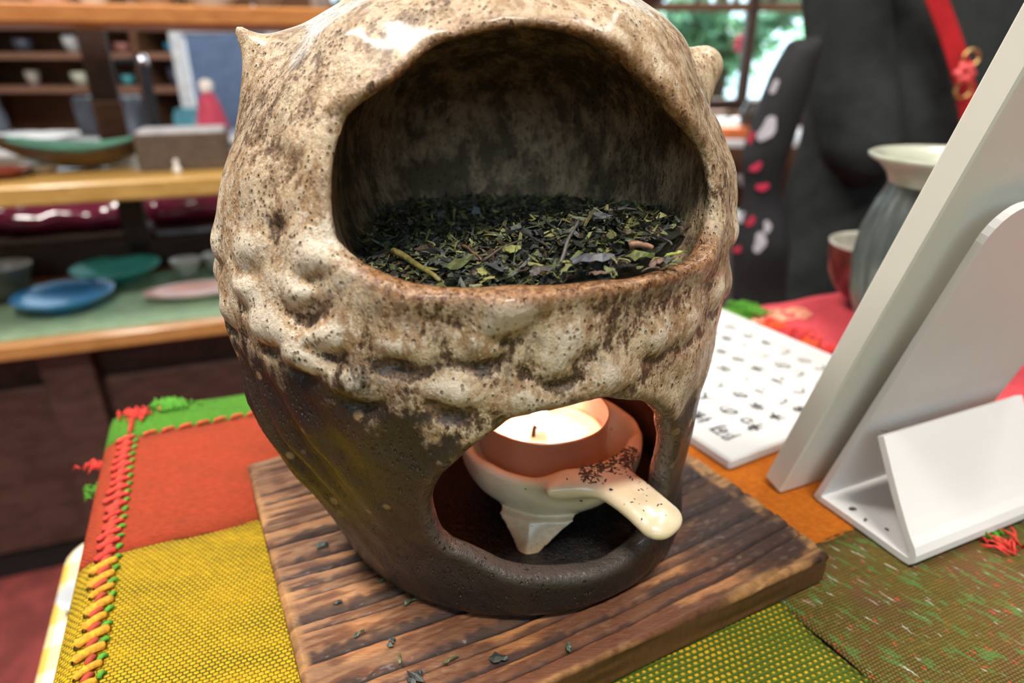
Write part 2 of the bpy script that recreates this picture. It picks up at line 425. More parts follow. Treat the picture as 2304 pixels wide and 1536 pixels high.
def clothcoord(m):
    v = m.mapping((1, 1, 1), (0, 0, -TA)); return v
def weave(name, ca, cb, pu, pv, bias=.5, streak=None, amt=.0004, cc=None):
    """plain weave: weft beads of colour ca over warp cb"""
    m = N(name, .85, 0, 0, .25)
    v0 = m.mapping((1, 1, 1), (0, 0, -TA))
    wn = m.n('TexNoise'); m.link(v0, wn.inputs['Vector']); wn.inputs['Scale'].default_value = 90; wn.inputs['Detail'].default_value = 2
    vm = m.n('VectorMath', operation='MULTIPLY_ADD'); m.link(wn.outputs['Color'], vm.inputs[0]); vm.inputs[1].default_value = (.0012, .0012, 0); m.link(v0, vm.inputs[2])
    x, y, z = m.sep(vm.outputs[0])
    iu = m.math('MULTIPLY', x, math.pi / pu); iv = m.math('MULTIPLY', y, math.pi / pv)
    par = m.math('MULTIPLY', m.math('FLOOR', m.math('DIVIDE', y, pv)), math.pi / 2)
    su = m.math('ABSOLUTE', m.math('SINE', m.math('ADD', iu, par))); sv = m.math('ABSOLUTE', m.math('SINE', iv))
    h = m.math('MULTIPLY', m.math('POWER', su, .6), m.math('POWER', sv, .7))
    big = m.noise(35, 4, .6, m.mapping((1, 2.5, 1), (0, 0, -TA)))
    fine = m.noise(700, 3, .7, m.mapping((.5, 1, 1), (0, 0, -TA)))
    thr = m.math('ADD', m.math('MULTIPLY', m.math('SUBTRACT', big, .5), .9), bias)
    f = m.step(m.math('SUBTRACT', h, thr), -.12, .12)
    a2 = m.mix(m.step(fine, .3, .7), tuple(q * .78 for q in ca), tuple(min(1, q * 1.15) for q in ca))
    if cc: a2 = m.mix(m.step(m.noise(28, 5, .7), .45, .62), a2, cc)
    c = m.mix(f, cb, a2)
    if streak:
        for (sc, sd, rot) in streak:
            sn = m.noise(sc[0], 3, .6, m.mapping((1, sc[1], 1), src=m.mapping((1, 1, 1), (0, 0, rot)))); c = m.mix(m.step(sn, sc[2], sc[2] + .07), c, sd)
    m.col(c)
    m.bump(m.math('ADD', h, m.math('MULTIPLY', fine, .5)), amt)
    return m.m
YEL, GRN, RED, ORG = (.64, .39, .012), (.055, .17, .012), (.43, .052, .018), (.62, .17, .008)
wy = weave('yellow_weave', YEL, (.12, .12, .008), .0015, .00115, .42, amt=.0006)
wr = weave('brick_red_weave', RED, (.16, .05, .01), .0011, .0009, .22)
wg = weave('green_weave', (.085, .27, .02), (.05, .14, .02), .0011, .0009, .2)
wgy = weave('green_weave_with_yellow_dots', (.55, .33, .015), (.085, .125, .010), .0019, .0015, .82)
wo = weave('orange_weave', ORG, (.35, .06, .01), .0011, .0009, .2)
wol = weave('olive_weave', (.16, .115, .02), (.055, .05, .012), .0011, .0009, .3,
            streak=[((130, 3.5, .55), (.11, .19, .045), .85), ((300, 2.2, .625), (.55, .08, .04), .85), ((150, 5, .63), (.50, .52, .42), .90)], cc=(.17, .085, .03))
wred = plain('red_runner_fabric', (.52, .045, .06), .8, var=.1, scale=300, bump=.0002)

def clothpoint(p, q, z0=.7):
    """left edge rolls over the table side"""
    e = -.052; r = .007
    if p >= e: x, z = p, z0
    else:
        s = e - p
        if s < r * 1.45: a = s / r; x = e - r * math.sin(a); z = z0 - r * (1 - math.cos(a))
        else: a = 1.45; l = s - r * a; x = e - r * math.sin(a) - l * math.cos(a); z = z0 - r * (1 - math.cos(a)) - l * math.sin(a)
    w = .0006 * math.sin(q * 90) * math.sin(p * 70 + 1)
    return TU * x + TV * q + UP * (z + w * .25)
def patch(name, p0, p1, q0, q1, mat, par, z=.7, wob=.0008, drop_far=False, n=None, thick=.0011):
    m = max(6, int((p1 - p0) / .004)); k = max(6, int((q1 - q0) / .006)); v = []; f = []
    sd = rs.rand() * 9
    for i in range(m + 1):
        for j in range(k + 1):
            p = p0 + (p1 - p0) * i / m; q = q0 + (q1 - q0) * j / k
            if i == 0 and p0 > -.14: p += wob * math.sin(q * 160 + sd)
            if i == m: p += wob * math.sin(q * 140 + sd)
            if j == 0: q += wob * math.sin(p * 170 + sd)
            if j == k: q += wob * math.sin(p * 150 + sd) + (-.0036 * math.sin(p * 11) if drop_far else 0)
            v.append(clothpoint(p, q, z))
    a = lambda i, j: i * (k + 1) + j
    f = [(a(i, j), a(i + 1, j), a(i + 1, j + 1), a(i, j + 1)) for i in range(m) for j in range(k)]
    nv = len(v); v2 = [x - UP * thick for x in v]
    f2 = [tuple(nv + i for i in q[::-1]) for q in f]
    rim = [(a(i, 0), a(i + 1, 0)) for i in range(m)] + [(a(i + 1, k), a(i, k)) for i in range(m)] + [(a(0, j + 1), a(0, j)) for j in range(k)] + [(a(m, j), a(m, j + 1)) for j in range(k)]
    f3 = [(y, x, x + nv, y + nv) for x, y in rim]
    return mobj(name, v + v2, f + f2 + f3, mat, par, True)
cl = empty('patchwork_cloth', tp(.1, 0, .7), 'hand-woven patchwork cloth in green, red, yellow, orange and olive squares', 'tablecloth')
setp(patch('patch', -.17, .1345, .112, .1965, wy, cl), 'yellow woven patch')
setp(patch('patch', -.17, .1345, .197, .2715, wr, cl), 'brick red woven patch')
setp(patch('patch', -.17, .28, .272, .2935, wg, cl, drop_far=True), 'green woven patch')
setp(patch('patch', -.17, .1275, -.30, .1115, wgy, cl), 'green patch with yellow dots')
setp(patch('patch', .135, .272, .1125, .2715, wo, cl), 'orange woven patch')
setp(patch('patch', .128, .34, -.30, .112, wol, cl), 'olive brown patch with white and red flecks')
# left column beyond the seam is sewn on: stitches
stR = plain('red_yarn', (.66, .045, .03), .85, var=.25, scale=900)
stY = plain('orange_yarn', (.70, .32, .02), .85, var=.25, scale=900)
stG = plain('green_yarn', (.08, .30, .02), .8, var=.2, scale=600)
def stitch(a, b, mat, par, r=.0007):
    a = np.asarray(a, float); b = np.asarray(b, float); m = (a + b) / 2 + UP * .0009
    MB().tube(chaikin([a - UP * .0004, a + UP * .0006, m, b + UP * .0006, b - UP * .0004], 1), [r * .5] + [r] * 6 + [r * .5] * 1, 7, flat=.7).out('stitch', mat, par, True)
def st_tube(a, b, mat, par, r=.0007):
    a = np.asarray(a, float); b = np.asarray(b, float); m = (a + b) / 2 + UP * .0009
    P = chaikin([a - UP * .0003, a + UP * .0006, m, b + UP * .0006, b - UP * .0003], 1)
    MB().tube(P, [r * .6] + [r] * (len(P) - 2) + [r * .6], 7, flat=.7).out('stitch', mat, par, True)
darkred_ = plain('dark_red_yarn', (.38, .05, .02), .8)
q = .270
while q > .075:
    mt = stR if q > .192 else stY
    sp = .0052 if q > .192 else .0058
    j_ = rs.uniform(-.0007, .0007, 5)
    st_tube(clothpoint(-.0520 + j_[0], q - .0016 + j_[1], .7003), clothpoint(-.0466 + j_[2], q + .0015, .7003), mt, cl, (.0013 if mt is stY else .0010) + j_[3] * .3)
    st_tube(clothpoint(-.0500 + j_[1], q - .0033, .7001), clothpoint(-.0482, q - .0014, .7001), plain('dark_red_yarn', (.38, .05, .02), .8) if 'darkred_' not in globals() else darkred_, cl, .0010)
    st_tube(clothpoint(-.0468 + j_[4], q - .0030, .7000), clothpoint(-.0455, q - .0018, .7000), stG, cl, .0008)
    q -= sp
p = -.043
while p < .02:
    st_tube(tp(p, .2712, .7003), tp(p + .0042, .2724, .7003), stR, cl, .0007)
    p += .0066
for k in range(5): st_tube(clothpoint(-.049, .276 + k * .0035, .7002), clothpoint(-.0475, .278 + k * .0035, .7002), stR, cl, .0006)
# frayed tufts
def tuft(base, mat, par, n, ln, seed, dirv):
    r2 = np.random.RandomState(seed); mb = MB()
    for k in range(n):
        b = base + np.array([r2.randn() * .0034, r2.randn() * .0020, 0]); d = np.array(dirv) + r2.randn(3) * .5; d[2] = abs(d[2]) * .5; d /= np.linalg.norm(d)
        mb.tube([b, b + d * ln * .5 + UP * .001, b + d * ln - UP * .001], [.0004, .0004, .0002], 5)
    o = mb.out('fringe', mat, par, True); o['kind'] = 'stuff'
tuft(tp(-.034, .2935, .7005), stG, cl, 220, .0032, 1, TV)
tuft(tp(-.0475, .290, .7008), stR, cl, 60, .0026, 2, TV)
tuft(tp(-.0585, .266, .693), stR, cl, 26, .0034, 3, -TU)
tuft(tp(-.060, .256, .688), stG, cl, 26, .0030, 6, -TU)
for k in range(14): tuft(tp(.274 + .0015 * (k % 3), .150 + k * .0086, .7012), stR if k % 3 else plain('orange_yarn_fray', (.8, .12, .02), .8), cl, 14, .007, 20 + k, TU)
for k in range(5): tuft(tp(.281, .274 + k * .004, .701), stG, cl, 16, .007, 40 + k, TU)
tuft(at(2275, 1235, .701), stR, cl, 14, .008, 51, TV); tuft(at(2240, 1215, .701), stG, cl, 14, .008, 52, TV)

rr = empty('red_runner', tp(.5, 0, .697), 'crimson table runner with a pale gold embroidered motif under the jar', 'runner')
patch('runner_cloth', .13, .742, -.32, .2885, wred, rr, z=.6985, thick=.001)
gold = plain('gold_thread', (.80, .38, .24), .6, var=.2, scale=500)
mb = MB()
c0 = at(1760, 712, .699); r2 = np.random.RandomState(5)
for k in range(26):
    c = c0 + TU * r2.uniform(-.022, .018) + TV * r2.uniform(-.004, .006); a0 = r2.rand() * 6; L = r2.uniform(.5, 1.3)
    pts = [c + .0035 * (1 + t) * L * np.array([math.cos(a0 + t * 4), math.sin(a0 + t * 4), 0]) for t in np.linspace(0, 1, 8)]
    mb.tube(pts, .0005, 5)
setp(mb.out('embroidery', gold, rr, True), 'pale gold embroidery')

# gingham stool beside the table
gm = N('yellow_gingham', .8)
v = gm.mapping((1, 1, 1), (0, 0, -TA)); x, y, z = gm.sep(v)
def bars(c): return gm.step(gm.math('SINE', gm.math('MULTIPLY', c, math.pi / .0135)), -.15, .15)
bx = bars(x); by = bars(gm.math('ADD', y, gm.math('MULTIPLY', z, 1)))
gm.col(gm.mix(gm.math('MULTIPLY', gm.math('ADD', bx, by), .5), (.82, .78, .60), (.80, .52, .09)))
gs = empty('gingham_stool', tp(0, 0, 0), 'low stool covered in yellow and cream gingham beside the table', 'stool')
G = lambda p_, q_, z_: tp(p_, q_, z_)
v, f = [], []
rings = [(0, .60), (.0, .56), (.004, .605), (.010, .614), (.022, .62)]
prof = [(.0, .30), (.0, .45), (.0, .58), (.002, .600), (.008, .613), (.020, .620)]
loops = []
for ins, zz in prof:
    lp = []
    for (a, b, s0) in ((-.105, -.28, 180), (.10, -.28, 270), (.10, .345, 0), (-.105, .345, 90)):
        rad_ = .025; ca = a + (rad_ if a < 0 else -rad_); cb = b + (rad_ if b < 0 else -rad_)
        for t in range(0, 91, 15):
            an = math.radians(s0 + t); lp.append(G(ca + (rad_ - ins * .9) * math.cos(an), cb + (rad_ - ins * .9) * math.sin(an), zz))
    loops.append(lp)
n = len(loops[0])
for lp in loops: v += lp
for i in range(len(loops) - 1): f += [(i * n + k, i * n + (k + 1) % n, (i + 1) * n + (k + 1) % n, (i + 1) * n + k) for k in range(n)]
f.append(tuple((len(loops) - 1) * n + k for k in range(n)))
mobj('cover', v, f, gm.m, gs, True)
for a, b in ((-.08, -.25), (.075, -.25), (-.08, .30), (.075, .30)): MB().box(G(a, b, .17), (.018, .018, .17), AX, .003).out('leg', woodM, gs)
sc = at(205, 1345, .6205)
t = empty('saucer', sc, 'pale grey saucer on the gingham stool, half under the patchwork cloth', 'saucer')
MB().lathe(sc, [(.0, .0), (.005, 0), (.009, .002), (.0118, .004), (.0122, .0046), (.0116, .0048), (.008, .0028), (.005, .0014), (0, .0012)], 40).out('dish', plain('pale_glaze', (.48, .51, .54), .4), t, True)

# ================================================================= CHARRED BOARD
BA = math.radians(27.2); bu = np.array([math.cos(BA), math.sin(BA), 0]); bv = np.array([-math.sin(BA), math.cos(BA), 0])
B0 = at(736, 1761, BT); LW, LD = .1428, .1242
nu, nvv = 420, 420
s = np.linspace(0, LW, nu); d = np.linspace(0, LD, nvv); SS, DD = np.meshgrid(s, d, indexing='ij')
zo = np.zeros_like(SS)
warp = .0042 * vnoise(SS, DD, zo, 14) + .0016 * vnoise(SS, DD, zo + 5, 45) + .0010 * vnoise(SS * .5, DD * 3, zo + 9, 60)
dd = DD + warp - .10 * (SS - .07) ** 2 * 4
gl = [-.004]; rg = np.random.RandomState(12)
while gl[-1] < .14: gl.append(gl[-1] + rg.choice([.0035, .0045, .0055, .0065, .008, .0095], p=[.2, .25, .2, .15, .1, .1]) * (1.0 if gl[-1] < .085 else .6))
gl = np.array(gl)
k = np.clip(np.searchsorted(gl, dd) - 1, 0, len(gl) - 2); wd = gl[k + 1] - gl[k]; tt = np.clip((dd - gl[k]) / wd, 0, 1)
h = .0011 * np.minimum(1, wd / .006) * (np.clip(tt / .25, 0, 1) ** .8) * (np.clip((1 - tt) / .12, 0, 1) ** .6) - .0011
h += .0003 * vnoise(SS * 2, DD * 20, zo, 30) + .00022 * vnoise(SS * 10, DD * 30, zo, 60) + .0001 * vnoise(SS, DD, zo + 3, 90)
edge = np.minimum.reduce([SS, LW - SS, DD, LD - DD]); er = .0012 * (1 + 1.3 * vnoise(SS, DD, zo + 7, 50))
h -= np.where(edge < er, (er - edge) ** 2 / er * 1.0, 0)
lt = np.array([.50, .225, .085]); mid = np.array([.16, .062, .028]); dk = np.array([.030, .017, .015]); blk = np.array([.008, .005, .004])
n1 = vnoise(SS * 2.5, DD * 9, zo, 25) + .5; n2 = vnoise(SS * 8, DD * 40, zo, 30) + .5; n3 = vnoise(SS, DD, zo + 2, 22) + .5; n4 = vnoise(SS * 6, DD * 10, zo + 4, 90) + .5
def ssm(x, a, b):
    x = np.clip((x - a) / (b - a), 0, 1); return x * x * (3 - 2 * x)
def lerp(a, b, t): return a + (b - a) * t[..., None]
C = lerp(mid[None, None], lt, ssm(n1 + .3 * (n2 - .5) + .35 * (tt - .45), .55, 1.0))
leftw = np.clip(1 - SS / .10, 0, 1)
C = lerp(C, np.array([.46, .27, .14]), .45 * ssm(leftw + .3 * (n3 - .5), .3, 1.0) * ssm(n2, .2, .7))
char = ssm(n3 * .8 + .75 * (SS / LW) + .30 * (DD / LD) + .25 * (n2 - .5), .72, 1.10)
C = lerp(C, dk * 1.5, .86 * char)
band = ssm(.42 - tt + .45 * (n1 - .5) + .3 * (n4 - .5), .0, .30) * ssm(wd / .006, .3, .9)
C = lerp(C, dk, .85 * band)
C = lerp(C, np.array([.55, .16, .05]), .5 * ssm(tt, .80, .95) * ssm(n4, .35, .6) * (1 - char))
C = lerp(C, blk, ssm(np.minimum(tt / .10, (1 - tt) / .05), 1.0, .15) * .95)
C = lerp(C, np.array([.40, .26, .15]), .25 * ssm(n4 * n2, .42, .6) * (1 - band) * .8)
wear = ssm(.0050 * (.1 + 1.6 * n3) + .0015 * (n1 - .5) - edge, 0, .0022)
C = lerp(C, np.array([.62, .33, .13]) * (.55 + n4[..., None] * .5), .75 * wear * ssm(n1 + .3 * n4, .2, .8))
top = B0 + SS[..., None] * bu + DD[..., None] * bv + h[..., None] * UP
V = top.reshape(-1, 3); CC = np.clip(C, 0, 1).reshape(-1, 3)
ix = np.arange(nu * nvv).reshape(nu, nvv)
Q = np.stack([ix[:-1, :-1], ix[1:, :-1], ix[1:, 1:], ix[:-1, 1:]], -1).reshape(-1, 4)
loop = np.concatenate([ix[:, 0], ix[-1, 1:], ix[-2::-1, -1], ix[0, -2:0:-1]])
# sides
low = V[loop].copy(); ctr = B0 + bu * LW / 2 + bv * LD / 2
sideV = []; sideC = []
ns = 7; m = len(loop)
for j in range(ns):
    t = (j + 1) / ns; q_ = low.copy(); q_[:, 2] = low[:, 2] * (1 - t) + .7012 * t
    nn = vnoise(q_[:, 0], q_[:, 1], q_[:, 2] * 6, 60) + .5
    inn = (ctr - q_); inn[:, 2] = 0; inn /= np.linalg.norm(inn, axis=1)[:, None]
    q_ = q_ + inn * (.0006 * nn[:, None])
    sideV.append(q_); sideC.append(np.array([.10, .045, .016]) * (.5 + 1.2 * (vnoise(q_[:, 0], q_[:, 1], q_[:, 2] * 40, 45)[:, None] + .5)))
base_i = len(V); V = np.vstack([V] + sideV); CC = np.vstack([CC] + sideC)
rings_ = [loop] + [base_i + j * m + np.arange(m) for j in range(ns)]
for j in range(ns):
    a = rings_[j]; b = rings_[j + 1]; Q = np.vstack([Q, np.stack([np.roll(a, -1), a, b, np.roll(b, -1)], 1)])
bm = N('charred_cedar', .55, .05, 0, .35)
colr = bm.attr('Col', 'Color')
vv = bm.mapping((1, 6, 1), (0, 0, -BA)); fi = bm.noise(260, 5, .7, vv)
bm.col(bm.mix(.55, colr, bm.ramp(fi, [(.3, (.35, .30, .27)), (.7, (1.0, .95, .9))]), 'MULTIPLY'))
bm.link(bm.step(bm.noise(60), .3, .7, .50, .70), bm.b.inputs['Roughness'])
bm.bump(fi, .0004, .8)
board = mobj('charred_board', V, Q, bm.m, None, True, {'Col': CC}, loc=ctr - UP * .0118)
setp(board, 'square charred cedar board with raised grain under the owl tea burner', 'board')

# ================================================================= OWL BURNER
OW = np.array([0, .178, BT - .0003])
PROF = [(0, 0), (.048, 0), (.0525, .0015), (.0545, .008), (.0565, .018), (.060, .03), (.0635, .045), (.066, .06), (.0668, .075), (.0658, .088), (.0640, .102), (.0600, .114), (.0550, .1225), (.0505, .1295), (.0455, .1355), (.038, .1408), (.028, .1450), (.015, .1480), (.0, .1488)]
PR = chaikin(PROF, 3)
poly = np.vstack([PR, [(-.08, .1488), (-.08, 0)]])
G2 = Grid2(poly, (-.002, -.012), (.09, .17), 560)
def CX(z): return np.interp(z, [0, .02, .05, .08, .135], [.001, -.005, -.0095, -.0095, -.006])
SR = .064
UPOLY = [(-0.274, 0.0946), (-0.317, 0.0968), (-0.359, 0.1022), (-0.389, 0.1097), (-0.402, 0.1172), (-0.37, 0.122), (-0.279, 0.1271), (-0.174, 0.1317), (-0.089, 0.133), (0.039, 0.1342), (0.233, 0.1349), (0.392, 0.1341), (0.545, 0.1315), (0.672, 0.1269), (0.796, 0.1207), (0.887, 0.1128), (0.918, 0.1038), (0.914, 0.0965), (0.900, 0.0920), (0.821, 0.0901), (0.558, 0.0903), (0.327, 0.091), (0.071, 0.0911), (-0.115, 0.0912), (-0.218, 0.0925)]
DPOLY = [(-0.039, 0.0528), (0.02, 0.0575), (0.115, 0.0617), (0.278, 0.0652), (0.41, 0.0656), (0.59, 0.0626), (0.717, 0.0576), (0.840, 0.0496), (0.910, 0.0295), (0.88, 0.0150), (0.743, 0.0125), (0.472, 0.0125), (0.253, 0.0140), (0.068, 0.0167), (-0.073, 0.0223), (-0.186, 0.0253), (-0.183, 0.0342), (-0.153, 0.0432), (-0.096, 0.0488)]
GU = Grid2(chaikin(np.array(UPOLY) * [SR, 1], 1, True), (-.07, .05), (.11, .17), 420)
GD = Grid2(chaikin(np.array(DPOLY) * [SR, 1], 1, True), (-.07, -.03), (.11, .11), 420)
BUMP = [(-0.775, 0.0869), (-0.514, 0.0883), (-0.653, 0.0798), (-0.384, 0.0818), (-0.165, 0.0803), (-0.023, 0.071), (0.13, 0.0872), (0.326, 0.0814), (0.055, 0.0815), (0.295, 0.0764), (0.457, 0.0706), (-0.471, 0.0966), (-0.772, 0.0946), (0.636, 0.0767), (0.826, 0.0773), (-0.509, 0.0757), (-0.33, 0.0716), (0.18, 0.0686), (-.95, .078), (-1.05, .092), (-1.2, .083), (1.05, .080), (1.2, .092), (1.3, .078)]
GROO = [(-0.451, 0.0858), (-0.729, 0.0841), (-0.572, 0.076), (-0.303, 0.0765), (-0.195, 0.0757), (-0.054, 0.0679), (0.01, 0.0672), (0.321, 0.0735), (0.459, 0.0668), (0.15, 0.0809), (-0.015, 0.0743), (0.058, 0.0746), (-0.648, 0.0993), (-0.098, 0.0833), (-0.228, 0.0677), (-.13, .0745), (-.9, .0835), (.38, .0668), (.25, .073)]
def relief(phi, z):
    sx = phi * SR; b = 0
    for i, (a, c) in enumerate(BUMP):
        w = .0046 + .0009 * ((i * 7) % 3 - 1); b = b + .0015 * np.exp(-((sx - a * SR) ** 2 / w ** 2 + (z - c) ** 2 / (w * .8) ** 2))
    for i, (a, c) in enumerate(BUMP):
        dx = sx - a * SR - .0012 * ((i * 5) % 3 - 1); am = .0008 + .0011 * ((i * 13) % 7) / 6
        zc = c - .0058 + dx * dx * 70 + .12 * dx * ((i % 3) - 1)
        b = b - am * np.exp(-(dx ** 2 / .0048 ** 2 + (z - zc) ** 2 / .0016 ** 2))
    for i, (a, c) in enumerate([(-0.648, 0.0993), (-0.451, 0.0858), (-.054, .0672), (-.195, .0757)]):
        dx = sx - a * SR; w = .0055 if i % 3 else .0040
        zc = c + dx * dx * 55 + (.18 if i % 2 else -.15) * dx
        b = b - .0015 * np.exp(-(dx ** 2 / (w * .8) ** 2 + (z - zc) ** 2 / .0019 ** 2))
    return b
SC = np.array([.0035, -.050]); SE = np.array([.966, .258]); SN = np.array([-.258, .966])
def scoop(x, y, z, g=0.):
    e = (x - SC[0]) * SE[0] + (y - SC[1]) * SE[1]; n = (x - SC[0]) * SN[0] + (y - SC[1]) * SN[1]
    wz = np.where(e < 0, .0375, .0430) 
    q = (np.abs(e) / wz) ** 2.5 + (np.abs(n) / .078) ** 2.5 + (np.abs(z - .1055) / .0345) ** 2.5
    return (q ** .4 - 1) * .036
def owl_parts(x, y, z):
    xc = x - CX(z); y = y + .0030 * np.clip((.02 - z) / .02, 0, 1); rho = np.hypot(xc, y); phi = np.arctan2(xc, -y)
    d2 = G2(rho, z)
    nz = vnoise(x, y, z, 90) * .0016 + vnoise(x, y, z, 50) * .0030 * np.clip((z - .045) / .02, .2, 1) + vnoise(x, y, z, 190) * .0007 * np.clip((z - .02) / .03, 0, 1)
    rel = relief(phi, z)
    rib = .0013 * np.sin(phi * 34 + 5 * z / .02) * np.exp(-((phi + .85) / .35) ** 2 - ((z - .045) / .02) ** 2)
    msk = np.clip((z - .004) / .01, 0, 1)
    return xc, rho, phi, d2, rel, nz, rib, msk
def owl(x, y, z):
    xc, rho, phi, d2, rel, nz, rib, msk = owl_parts(x, y, z)
    lip = .0012 * np.exp(-((z - .0895) / .003) ** 2) * np.exp(-((phi - .28) / .62) ** 4)
    outer = d2 - (rel + nz + rib) * msk - lip
    e1 = smin(capsule(x, y, z, (-.040, -.008, .112), (-.0522, -.0115, .1235), .0155, .0090), capsule(x, y, z, (-.0522, -.0115, .1235), (-.0616, -.0130, .1350), .0090, .0014), .004)
    e2 = smin(capsule(x, y, z, (.036, .010, .112), (.0455, .015, .1225), .0150, .0085), capsule(x, y, z, (.0455, .015, .1225), (.0520, .0170, .1272), .0085, .0056), .004)
    outer = smin(outer, smin(e1, e2, .002), .009)
    iu = smax(np.maximum(scoop(x, y, z) + vnoise(x, y, z, 70) * .002, d2 + .0040), .0845 - z, .007)
    il = smax(smax(d2 + .0060 - nz, z - .0765, .006), .0062 + vnoise(x, y, z, 110) * .0016 - z, .004)
    b = smax(outer, -iu, .002); b = smax(b, -il, .002)
    wv = vnoise(x, y, z, 130) * .0009
    s_ = phi * SR
    front = -y + .0
    ou = smax(GU(s_, z) + wv, .022 - rho, .004); od = smax(GD(s_, z) + wv * .7, .022 - rho, .004)
    ou = np.where(y > .02, .05, ou); od = np.where(y > .02, .05, od)
    sl = np.clip((-.14 - phi) / .12, 0, 1) * np.clip((.1260 - z) / .006, 0, 1) * np.clip((z - .0925) / .006, 0, 1)
    sr = np.clip((phi - .70) / .15, 0, 1) * np.clip((.119 - z) / .008, 0, 1) * np.clip((z - .0925) / .006, 0, 1)
    dp = np.clip(-d2, 0, .014)
    ou = np.where(y > .02, .05, smax(GU(s_, z) + wv + sl * (.75 * dp - .0032) + sr * (.6 * dp - .0040), .022 - rho, .004))
    ks = .0022 + .007 * sl + .005 * sr
    b = smax(b, -ou, ks); b = smax(b, -od, .0026)
    return b
OV, OQ = surfnet(owl, (-.078, -.072, -.002), (.068, .072, .158), .00088)
xc, rho, phi, d2, rel, nz, rib, msk = owl_parts(OV[:, 0], OV[:, 1], OV[:, 2])
gu = GU(phi * SR, OV[:, 2]); gd = GD(phi * SR, OV[:, 2])
outer_v = d2 - (rel + nz + rib) * msk
a_in = ssm(-outer_v, .0016, .0060)
onf = (OV[:, 1] < .02)
a_edge = np.where(onf, np.exp(-(np.minimum(np.abs(gu - .0002), .05) / .0022) ** 2), 0) * (outer_v > -.006)
a_edged = np.where(onf, np.exp(-(np.minimum(np.abs(gd), .05) / .0020) ** 2), 0) * (outer_v > -.006)
a_dist = np.where(onf, gu, .05)
om = N('speckled_glaze', .46, .2, 0, .4)
x, y, z = om.sep()
rl = om.attr('relief'); ins = om.attr('inside'); ed = om.attr('lip')
st = om.mapping((1, 1, .55)); st2 = om.mapping((1, 1, .7), loc=(.3, .2, .1))
nA = om.noise(75, 6, .62, None, .15); nB = om.noise(230, 5, .68, st, .1); nC = om.noise(700, 3, .7, st2, 0); nD = om.noise(38, 4, .6)
cream, pale, tan, brown, umber = (.56, .44, .295), (.64, .57, .455), (.335, .21, .11), (.125, .070, .038), (.040, .023, .015)
m1 = om.step(om.math('ADD', om.math('MULTIPLY', nA, .55), om.math('MULTIPLY', nB, .55)), .48, .66)
c = om.mix(m1, tan, cream)
c = om.mix(om.step(nC, .50, .66, 0, .7), c, pale)
c = om.mix(om.math('MULTIPLY', om.step(om.noise(330, 4, .65, st), .50, .64), .55), c, (.20, .125, .068))
c = om.mix(om.step(om.math('ADD', nB, om.math('MULTIPLY', nC, .5)), .80, .93, 0, .75), c, brown)
# brown pooled in the hollows, pale on the raised feathers
rln = om.math('ADD', rl, om.math('MULTIPLY', om.math('SUBTRACT', nB, .5), 2.4))
rln = om.math('ADD', rln, om.math('MULTIPLY', om.math('SUBTRACT', nC, .5), 1.6))
rln = om.math('ADD', rln, om.math('MULTIPLY', om.math('SUBTRACT', nD, .5), 1.5))
c = om.mix(om.step(rln, .25, .9, 0, .7), c, pale)
c = om.mix(om.step(rln, -.05, -.50, 0, .95), c, om.mix(om.step(nC, .42, .62), umber, (.17, .10, .055)))
hd = om.step(z, .098, .118)
c = om.mix(om.math('MULTIPLY', hd, om.step(nD, .35, .6, .2, .75)), c, om.mix(om.step(nB, .42, .6), (.30, .19, .095), (.56, .44, .29)))
# pits
vo = om.voro(420, om.mapping((1, 1, .6))); pm = om.math('MULTIPLY', om.step(vo, .22, .12), om.step(om.noise(130), .48, .58))
vo2 = om.voro(850, om.mapping((1, 1, .6))); pm2 = om.math('MULTIPLY', om.step(vo2, .30, .14), om.step(om.noise(90), .42, .56))
pits = om.math('MAXIMUM', pm, om.math('MULTIPLY', pm2, .8))
c = om.mix(om.math('MULTIPLY', pits, .7), c, (.12, .07, .03))
# inside of the tea chamber
ci = om.mix(om.step(om.math('ADD', om.math('MULTIPLY', nA, .5), om.math('MULTIPLY', nB, .5)), .43, .60), (.12, .085, .05), (.46, .325, .19))
ci = om.mix(om.step(nC, .5, .7, 0, .5), ci, (.09, .095, .07))
c = om.mix(ins, c, ci)
# brown break on the lips
c = om.mix(om.math('MULTIPLY', ed, om.step(nB, .30, .50, .55, 1)), c, om.mix(om.step(nC, .4, .62), (.14, .060, .025), (.33, .17, .075)))
# unglazed dark foot
zz = om.math('ADD', z, om.math('MULTIPLY', om.math('SUBTRACT', nA, .5), .040))
zz = om.math('ADD', zz, om.math('MULTIPLY', om.math('SUBTRACT', nB, .5), .030))
zz = om.math('ADD', zz, om.step(x, -.006, -.032, 0, -.016))
dkm = om.step(zz, .059, .051)
dcol = om.mix(om.step(nD, .35, .65), (.024, .016, .015), (.050, .033, .016))
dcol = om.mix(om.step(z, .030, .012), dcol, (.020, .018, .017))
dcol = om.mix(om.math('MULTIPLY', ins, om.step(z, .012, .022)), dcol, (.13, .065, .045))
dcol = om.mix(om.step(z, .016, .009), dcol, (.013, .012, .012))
dcol = om.mix(om.math('MULTIPLY', om.step(om.voro(130), .20, .10), om.step(z, .02, .035)), dcol, (.28, .18, .09))
c = om.mix(dkm, c, dcol)
c = om.mix(om.attr('doorlip'), c, om.mix(om.step(z, .03, .05), (.10, .085, .075), (.12, .07, .04)))
om.col(c)
om.link(om.mix(ins, om.mix(dkm, (.47, .47, .47), (.50, .50, .50)), (.8, .8, .8)), om.b.inputs['Roughness'])
om.link(om.math('MULTIPLY', om.math('SUBTRACT', 1, ins), .20), om.b.inputs['Coat Weight'])
